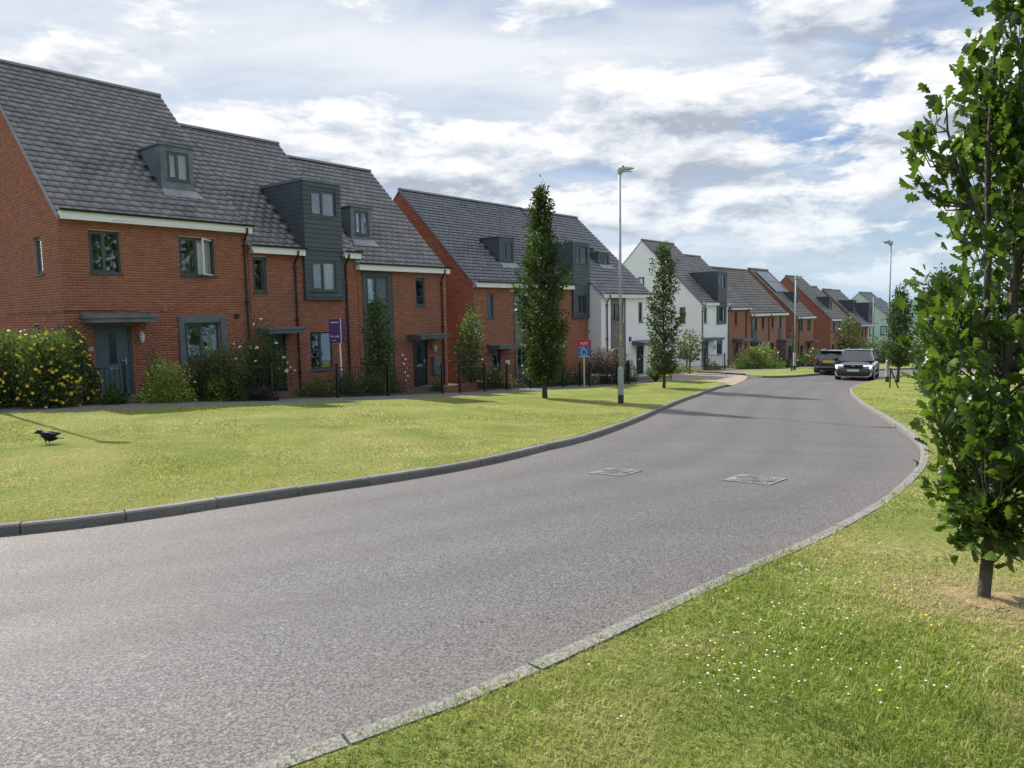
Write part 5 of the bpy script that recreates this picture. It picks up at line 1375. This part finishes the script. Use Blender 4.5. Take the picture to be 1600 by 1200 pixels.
p = at(.2, 2.3); shrub('wispy green plant before the blue-grey door', *p, .28, .25, .5, 500, .10, M_bush, name='garden_plant', tmpl=T_diam, up=1.5, cat='plant')
p = at(1.35, 2.75); shrub('yellow-green variegated shrub under the white wall lantern', *p, .66, .48, 1.05, 6000, .065, M_bushy)
p = at(1.35, 2.1); shrub('dark pointed conifer behind the variegated shrub', *p, .3, .3, 1.35, 1500, .06, M_bush, name='conifer', up=1.2)
p = at(2.55, 3.0); shrub('dense climbing rose bush under the shingle-framed window', *p, .95, .55, 1.65, 10000, .07, M_bush, flowers=M_rose, nf=7, fs=.095, single=True, name='rose_bush', group='rose bushes', fz=(.3, 1))
p = at(4.25, 2.6); shrub('tall rose bush with pink-white blooms by the second door', *p, .82, .5, 2.2, 8500, .065, M_bush, flowers=M_rose, nf=18, fs=.10, single=True, name='rose_bush', group='rose bushes', z0=.3, lump=.3, fz=(.3, 1))
p = at(2.4, 3.3); shrub('bright green shrub low in front of the rose bush', *p, .32, .25, .8, 1100, .06, M_bushy)
p = at(3.4, 3.5); shrub('low dark purple mound of foliage along the path', *p, .8, .35, .5, 4200, .045, M_purple, name='garden_plant', cat='plant')
p = at(5.9, 2.9); shrub('low shrub with pale tips left of the purple sign', *p, .6, .45, .62, 3000, .055, M_bushg)
p = at(6.9, 3.0); shrub('round green shrub behind the purple sign post', *p, .65, .5, .85, 3200, .06, M_bush)
p = at(7.9, 3.1); shrub('green shrub right of the purple sign post', *p, .6, .5, .75, 3000, .06, M_bushy if 0 else M_bush, flowers=M_wflower, nf=10, fs=.03)
p = at(8.9, 2.6); shrub('dark shrub at the foot of the garden tree', *p, .7, .5, .8, 3000, .06, M_bush)
tree('small leafy garden tree against the grey clad strip', *at(9.15, 2.1), 3.5, [(0, .3), (.15, .4), (.3, .42), (.5, .48), (.7, .42), (.82, .25), (1, .06)], .1, 2100, .12, .04, name='garden_tree', nl=46, sigma=.15, mt=M_bush if 0 else M_oak)
tree('pale willowy garden tree in the gap between the terraces', *at(12.6, 3.2), 2.95, [(0, .3), (.2, .5), (.45, .66), (.65, .5), (.85, .24), (1, .06)], .15, 2000, .12, .035, name='garden_tree', nl=40, mt=M_bushy if 0 else M_bushg, sigma=.16)
tree('thin pale sapling beside the drainpipe of the third house', *at(14.6, 1.6), 3.5, [(0, .1), (.3, .15), (.6, .3), (.8, .25), (1, .1)], .3, 420, .13, .02, name='garden_tree', nl=12, mt=M_bushg)
p = at(14.4, 2.6); shrub('dark bush in the gap between the terraces', *p, .8, .5, 1.0, 2600, .07, M_bush)
for s_, q_, rx, ry, H, n, mt_, lab in ((17.7, 2.8, .5, .4, 1.0, 1500, M_bush, 'dark green bush left of the sold sign post'), (18.8, 2.9, .55, .4, 1.2, 1800, M_bush, 'flecked green bush right of the sold sign'), (16.2, 2.8, .6, .4, .7, 1500, M_bush, 'low garden bush behind the tallest columnar tree'), (19.6, 3.4, .7, .4, 1.1, 1800, M_bush, 'dark climbing bush on the railing by the white side wall'), (11.2, 2.8, .3, .3, .4, 500, M_bushg, 'small tuft by the railing post of the fourth house'),
        (15.2, 3.0, .6, .3, .45, 900, M_bush, 'low ground plant under the clad panel window')):
    p = at(s_, q_); shrub(lab, *p, rx, ry, H, n, .07, mt_, flowers=M_wflower, nf=5, fs=.05)
p = at(20.6, 4.0); shrub('pinkish brown feathery shrub over the railing behind the lamp post', *p, .85, .5, 1.75, 4200, .08, M_pink, z0=.5, name='tamarisk_shrub')
p = at(21.0, 4.2); shrub('dark bush base below the pinkish feathery shrub', *p, .75, .4, .9, 1700, .07, M_bush)
p = at(22.6, 4.0); shrub('dark bush beside the white house door', *p, .55, .45, 1.3, 1700, .08, M_bush)
# spiky phormium
p = at(23.6, 5.0); r = empty('phormium', (*p, float(zg(*p))+.08), label='spiky sword-leaved plant behind the second columnar tree', cat='plant'); first = None
for k in range(70):
    a = rng.uniform(0, 6.28); L_ = rng.uniform(.7, 1.25); t = rng.uniform(.2, 1.2); q = MB()
    pts = [np.array([math.cos(a)*L_*f*math.sin(t)*.9, math.sin(a)*L_*f*math.sin(t)*.9, L_*(f*math.cos(t)+.15*f*(1-f))]) for f in (0, .4, .75, 1)]
    wv = np.array([-math.sin(a), math.cos(a), 0])*.03; V = []
    for f, p_ in zip((.8, 1, .7, .05), pts): V += [p_-wv*f, p_+wv*f]
    q.add(V, [[0, 1, 3, 2], [2, 3, 5, 4], [4, 5, 7, 6]]); q.mk('sword_leaf', M_pink if k % 3 == 0 else M_bush, r)
tree('small open garden tree before the white gable', *at(32.2, 2.6), 2.5, [(0, .1), (.35, .5), (.6, .75), (.8, .6), (1, .2)], .3, 900, .16, .05, name='garden_tree', nl=16, mt=M_bushg, sigma=.2)
p = at(31.3, 2.0); shrub('yellowish low hedge at the foot of the white gable', *p, 1.6, .3, .45, 1600, .09, M_bushy)
p = at(36.0, 2.4); shrub('small round box bush by the white house', *p, .4, .4, .5, 600, .08, M_bush)
p = at(35.3, 2.2); shrub('dark potted conifer before the white house window', *p, .25, .25, 1.0, 500, .08, M_bush, name='conifer')
p = at(39.4, 3.9); shrub('bright yellow-green bush in front of the brick pair of houses', *p, 1.5, .7, 1.45, 3800, .12, M_bushy)
p = at(41.4, 4.0); shrub('dark low hedge in front of the projecting porch', *p, 1.6, .5, .8, 2000, .12, M_bush, cat='hedge')
p = at(38.0, 3.6); shrub('dark bush left of the bright yellow-green one', *p, .7, .5, .9, 1200, .1, M_bush)
p = at(46.5, 5.2); shrub('flowering dark bush before the solar panel house', *p, 1.6, .6, 1.2, 2200, .12, M_bush, flowers=M_wflower, nf=40, fs=.10)
p = at(50.5, 5.0); shrub('dark garden hedge before the solar panel house', *p, 2.6, .6, 1.0, 2200, .14, M_bush, cat='hedge')
tree('pale yellow-green tree beside the tall plain-sided brick house', *at(61, 3.6), 4.2, [(0, .3), (.3, .9), (.6, 1.1), (.85, .6), (1, .1)], .2, 1700, .2, .06, name='garden_tree', nl=24, mt=M_bushg, sigma=.25)
p = at(66, 4.5); shrub('dark leafy garden bush before the stepped brick houses', *p, 2.4, 1.0, 2.6, 3000, .18, M_bush)
p = at(76, 8); shrub('long dark hedge at the bend, behind the cars', *p, 9, 1.2, 2.0, 9000, .2, M_bush, cat='hedge', box=4, yaw=RZ-.25)
p = at(84, 6); shrub('mid green hedge under the pale green gable', *p, 6, 1.5, 2.4, 6000, .22, M_bush, cat='hedge', box=4, yaw=RZ)
# bits further right, seen past the foreground tree
def farhouse(label, x, y, yaw, w_, dpt, base, ze, zr, mt_, rmt):
    global P0, D, N
    h = House(label, 0, base, origin=(x, y), rz=yaw, group='distant houses'); h.loc = (0, 0, -base)
    holes = [(w_*.15, w_*.35, ze-1.6, ze-.5), (w_*.62, w_*.82, ze-1.6, ze-.5), (w_*.15, w_*.35, ze-4.2, ze-3.0), (w_*.62, w_*.82, ze-4.2, ze-3.0)]
    h.wall(h.front(), 0, w_, base, ze, holes, mt_); h.wall(h.left(0), 0, dpt, base, ze, [], mt_, tri=(dpt/2, zr), name='gable_wall'); h.wall(h.right(w_), 0, dpt, base, ze, [], mt_, tri=(dpt/2, zr), name='gable_wall')
    h.wall(lambda a, b, c: (a, dpt-b, c), 0, w_, base, ze, [], mt_, name='rear_wall')
    h.roof(0, w_, 0, ze, dpt/2, zr, mt=rmt, rear=rmt, ridge=False)
    for hh in holes: h.window(h.front(), *hh, 2)
m_rr = farroof('red_clay_roof', (.36, .13, .09))
farhouse('distant white rendered house with steep roof seen between the oak leaves', 74, 128, R(20), 9, 8, -12, -3.2, 0.3, M_white, farroof('pale_roof', (.30, .27, .25)))
farhouse('distant white house beyond the bend, left of the foreground oak', 60, 112, R(-15), 8, 8, -12, -3.8, -.6, M_white, m_rr)
farhouse('distant red-roofed house at the right edge behind the oak', 84, 118, R(15), 12, 9, -12, -4.6, -1.2, M_brickf, m_rr)
farhouse('distant terrace with brown roof behind the green gable', 62, 104, RZ, 9, 9, -10, -1.4, 1.5, M_green, farroof('brown_roof', (.15, .125, .12)))
for k, (x, y, rx, H) in enumerate(((52, 82, 5, 3.5), (70, 96, 6, 5), (64, 88, 5, 4), (84, 100, 8, 6), (46, 72, 4, 2.2), (100, 110, 10, 7), (78, 112, 6, 4))):
    shrub(('low scrub bank beyond the bend', 'leafy tree clump below the distant white house', 'rounded tree clump left of the distant white house', 'large tree mass behind the oak at right', 'trimmed bush at the corner of the bend', 'far tree mass at the right edge', 'tree clump before the red-roofed house')[k], x, y, rx, rx*.6, H, 2500, .4, M_bush if k % 2 else M_bushg, name='tree_clump', cat='trees', stems=False, dz=-.5)
# far wooded ridge towards the sea, and trees behind the viewer (they show in the window panes)
def woods(pts, n, ls, name='woodland', mt=M_bush):
    PT = []
    for (x, y, z, rx, ry, H) in pts:
        u = rng.normal(size=(n, 3)); u /= np.linalg.norm(u, axis=1)[:, None]; u[:, 2] = abs(u[:, 2]); PT.append(u*rng.uniform(.75, 1.05, (n, 1))*[rx, ry, H]+[x, y, z])
    PT = np.concatenate(PT); V, F, rv = leaves(PT, ls, T_diam, outward=rng.normal(size=PT.shape)+[0, 0, .6])
    return tag(mk(name, V.reshape(-1, 3), F, mt, rnd=rv), 'distant woodland treeline', None, None, 'stuff')
woods([(110+i*38+rng.uniform(-10, 10), 330+rng.uniform(-30, 60)-i*6, -32, 30, 20, rng.uniform(10, 22)) for i in range(11)], 700, 2.6)
woods([(10+math.cos(a)*28+rng.uniform(-3, 3), -4+math.sin(a)*26, -2.0, 5.5, 4.5, rng.uniform(10, 14)) for a in np.linspace(-2.6, .75, 19)], 1300, .7)

# ------------------------------------------------------------------ grass blades
def vnoise(x, y, sc_, seed):
    r_ = np.random.default_rng(seed); t = r_.random((64, 64)); X = x*sc_; Y = y*sc_
    i, j = np.floor(X).astype(int), np.floor(Y).astype(int); fx, fy = X-i, Y-j; fx = fx*fx*(3-2*fx); fy = fy*fy*(3-2*fy)
    gg = lambda a, b_: t[a % 64, b_ % 64]
    return (gg(i, j)*(1-fx)+gg(i+1, j)*fx)*(1-fy)+(gg(i, j+1)*(1-fx)+gg(i+1, j+1)*fx)*fy
def inside(px_, py_, poly):
    c = np.zeros(len(px_), bool); n = len(poly)
    for i in range(n):
        x1, y1 = poly[i]; x2, y2 = poly[(i+1) % n]
        if y1 == y2: continue
        cond = ((y1 > py_) != (y2 > py_)) & (px_ < (x2-x1)*(py_-y1)/(y2-y1)+x1); c ^= cond
    return c
def grass(name, poly, cells, hgt, cols, z0=.10, seg=2, tone=0.):
    """cells: (rmin, rmax, density, width, height) rings of distance from the viewing point"""
    poly = np.array(poly); lo, hi = poly.min(0), poly.max(0)
    Vs, Fs, Cs = [], [], []; off = 0
    for (r0, r1, dens, wd, hh) in cells:
        bx0, by0 = np.maximum(lo, [-r1, -2]), None
        ax, bx_ = max(lo[0], -r1), min(hi[0], r1); ay, by_ = max(lo[1], -2.), min(hi[1], r1)
        n = int((bx_-ax)*(by_-ay)*dens)
        x = rng.uniform(ax, bx_, n); y = rng.uniform(ay, by_, n); d_ = np.hypot(x, y)
        k = (d_ >= r0) & (d_ < r1) & (np.abs(x/np.maximum(y, .3)) < .85) & (y > .8)
        x, y = x[k], y[k]; k = inside(x, y, poly); x, y = x[k], y[k]; n = len(x)
        if not n: continue
        s_n = vnoise(x, y, 1.1, 1)*.5+vnoise(x, y, 3.3, 2)*.3+vnoise(x, y, 9, 3)*.2
        dry = vnoise(x, y, .7, 4)*.45+vnoise(x, y, 2.6, 5)*.35+vnoise(x, y, 11, 6)*.2
        ring = np.exp(-(np.hypot(x-bx, (y-by)*1.2)/.34)**2); dry = dry+ring*.8
        h_ = hh*(.45+1.1*s_n)*rng.uniform(.5, 1.3, n)*(1-.5*ring)
        a = rng.uniform(0, 2*math.pi, n); ln = rng.uniform(.1, 1.15, n)
        dx, dy = np.cos(a), np.sin(a); sx, sy = -dy, dx; w_ = wd*rng.uniform(.6, 1.4, n)
        z = zg(x, y)+z0-.01
        base = np.stack([x, y, z], -1); side = np.stack([sx, sy, np.zeros(n)], -1)*w_[:, None]
        mid = base+np.stack([dx*h_*ln*.3, dy*h_*ln*.3, h_*.6], -1); tip = base+np.stack([dx*h_*ln*.9, dy*h_*ln*.9, h_*(1-.35*ln)], -1)
        if seg == 2:
            V = np.stack([base-side, base+side, mid+side*.8, mid-side*.8, tip], 1); F = np.array([[0, 1, 2], [0, 2, 3], [3, 2, 4]]); m_ = 5
        else:
            V = np.stack([base-side, base+side, tip], 1); F = np.array([[0, 1, 2]]); m_ = 3
        g0, g1, g2, g3 = [np.array(c) for c in cols]
        u = rng.random(n)[:, None]; t1 = smst(.38, .62, s_n)[:, None]
        c = g0*(1-t1)+g1*t1; dd = (smst(.48, .72, dry)[:, None]*.75+(u > .86)*.5+ring[:, None]*.9).clip(0, 1); c = c*(1-dd)+(g2*(1-u)+g3*u)*dd
        ss_, qq_ = sq(x, y); mow = (.80+.25*vnoise(ss_*.35, qq_*2.6, 1., 8)+.15*vnoise(ss_*2.5, qq_*6, 1., 9))[:, None]
        c = c*rng.uniform(.72, 1.25, n)[:, None]*mow; C = np.concatenate([c, np.ones((n, 1))], 1)
        Vs.append(V.reshape(-1, 3)); Fs.append((F[None]+m_*np.arange(n)[:, None, None]).reshape(-1, 3)+off); Cs.append(np.repeat(C, m_, 0)); off += n*m_
    V = np.concatenate(Vs); F = np.concatenate(Fs); C = np.concatenate(Cs)
    o = mk(name, V, F, M_blade, colr=C); tag(o, kind='stuff'); return o
COLR = [(.11, .20, .022), (.25, .34, .05), (.48, .45, .16), (.62, .54, .27)]
COLL = [(.25, .31, .065), (.40, .42, .12), (.58, .53, .23), (.70, .63, .34)]
def shifted(curve, dd):
    c = np.array(curve, float); t = np.gradient(c, axis=0); t /= np.linalg.norm(t, axis=1)[:, None]; return c+np.stack([-t[:, 1], t[:, 0]], -1)*dd
KRs = resample(KR, 120, 2); KLs = resample(KL, 120, 2); K2s = resample(K2, 60, 2); PFs = resample(PF, 80, 2)
gr = grass('grass', np.concatenate([shifted(KRs, -.055), np.array(KRo)[::-1]]), [(0, 3.6, 8500, .0021, .041), (3.6, 5.5, 5600, .0028, .042), (5.5, 9, 1700, .0048, .045), (9, 16, 420, .009, .045), (16, 32, 110, .016, .04)], .05, COLR)
tag(gr, 'short patchy green lawn on the right of the road', 'grass', None, 'stuff')
gl = grass('grass', np.concatenate([shifted(KLs, .10), PFs[::-1]]), [(5, 9.5, 2300, .0042, .038), (9.5, 14, 1000, .007, .038), (14, 20, 420, .011, .036), (20, 36, 150, .012, .024)], .03, COLL, seg=1)
tag(gl, 'mown yellow-green lawn between the path and the left kerb', 'grass', None, 'stuff')
gc = grass('grass', np.concatenate([shifted(K2s, .08), resample(PF2, 60, 2)[::-1]]), [(30, 75, 60, .02, .03)], .03, COLL, seg=1)
tag(gc, 'far strip of lawn beyond the driveway mouth', 'grass', None, 'stuff')
# dry straw ring round the foreground trunk
nn = 26; V = [(bx, by, float(zg(bx, by))+.116)]; F = []
for k in range(nn):
    a = 2*math.pi*k/nn; rr = .17*(1+.25*math.sin(a*3+1)+.1*math.sin(a*7)); V.append((bx+rr*math.cos(a)*1.15, by+rr*math.sin(a), float(zg(bx+rr*math.cos(a)*1.15, by+rr*math.sin(a)))+.113)); F.append([0, 1+k, 1+(k+1) % nn])
M_straw = plain('dry_straw_thatch', (.42, .33, .19), .95, .3, 30, bmp=.8, bs=70)
tag(mk('dry_grass_patch', V, F, M_straw), 'ring of dry straw-coloured grass at the foot of the big oak', 'grass', None, 'stuff')
n = 6500; a = rng.uniform(0, 6.283, n); rr = .50*rng.random(n)**.85; x = bx+rr*np.cos(a)*1.15; y = by+rr*np.sin(a); L_ = rng.uniform(.02, .055, n); t = rng.uniform(0, 6.283, n)
B_ = np.stack([x, y, zg(x, y)+.115], -1); dv = np.stack([np.cos(t)*L_, np.sin(t)*L_, rng.uniform(.0, .02, n)], -1); sv = np.stack([-np.sin(t), np.cos(t), 0*t], -1)*.0017
V = np.stack([B_-sv, B_+sv, B_+dv], 1).reshape(-1, 3); cc = np.array([.60, .49, .28])*rng.uniform(.6, 1.25, n)[:, None]
tag(mk('dry_grass_blades', V, np.arange(3*n).reshape(-1, 3), M_blade, colr=np.repeat(np.concatenate([cc, np.ones((n, 1))], 1), 3, 0)), 'loose dry grass blades round the big oak trunk', 'grass', None, 'stuff')
# clover heads and buttercups in the lawn
def heads(name, n, mt_, region, rad, label, zadd=.04, sq_=.8):
    V = []; F = []; k = 0; ico = [(0, 0, 1), (.9, 0, .45), (.28, .85, .45), (-.73, .53, .45), (-.73, -.53, .45), (.28, -.85, .45), (.5, 0, -.5), (-.4, .3, -.5), (-.4, -.3, -.5)]
    fc = [[0, 1, 2], [0, 2, 3], [0, 3, 4], [0, 4, 5], [0, 5, 1], [1, 6, 2], [2, 7, 3], [3, 7, 8], [3, 8, 4], [4, 8, 5], [5, 6, 1]]
    while k < n:
        x, y = region(); 
        if not inside(np.array([x]), np.array([y]), np.concatenate([shifted(KRs, -.2), np.array(KRo)[::-1]]))[0]: continue
        z = float(zg(x, y))+.10+zadd*rng.uniform(.5, 1.3); r_ = rad*rng.uniform(.6, 1.2); o_ = len(V); V += [(x+a*r_, y+b_*r_, z+c*r_*sq_) for a, b_, c in ico]; F += [[i+o_ for i in f] for f in fc]; k += 1
    tag(mk(name, V, F, mt_), label, 'flowers', None, 'stuff')
cent = [(1.0, 3.35), (1.35, 3.7), (.9, 3.1), (1.6, 3.9), (1.9, 4.6), (1.3, 3.2), (2.4, 4.4), (1.7, 3.1), (.75, 3.35)]
def reg1():
    if rng.random() < .65: c = cent[rng.integers(len(cent))]; return c[0]+rng.normal(0, .16), c[1]+rng.normal(0, .16)
    return rng.uniform(.2, 4.5), rng.uniform(2.6, 8)
heads('clover_flowers', 210, M_wflower, reg1, .0065, 'scattered white clover heads in the near lawn', .035)
heads('buttercups', 16, M_yflower, lambda: (rng.uniform(.4, 2.6), rng.uniform(2.7, 4.5)), .009, 'few yellow buttercups in the near lawn', .04)
def reg2():
    t = rng.random(); return 8.6+t*6+rng.uniform(.4, 3.6), 14.5+t*14+rng.normal(0, 1.0)
heads('daisies', 420, M_wflower, reg2, .022, 'white daisy speckle in the right verge further on', .02, .5)
heads('dandelion_patch', 60, M_yflower, lambda: (11.9+rng.normal(0, .35), 21.6+rng.normal(0, .25)), .022, 'patch of yellow flowers in the right verge', .02, .5)
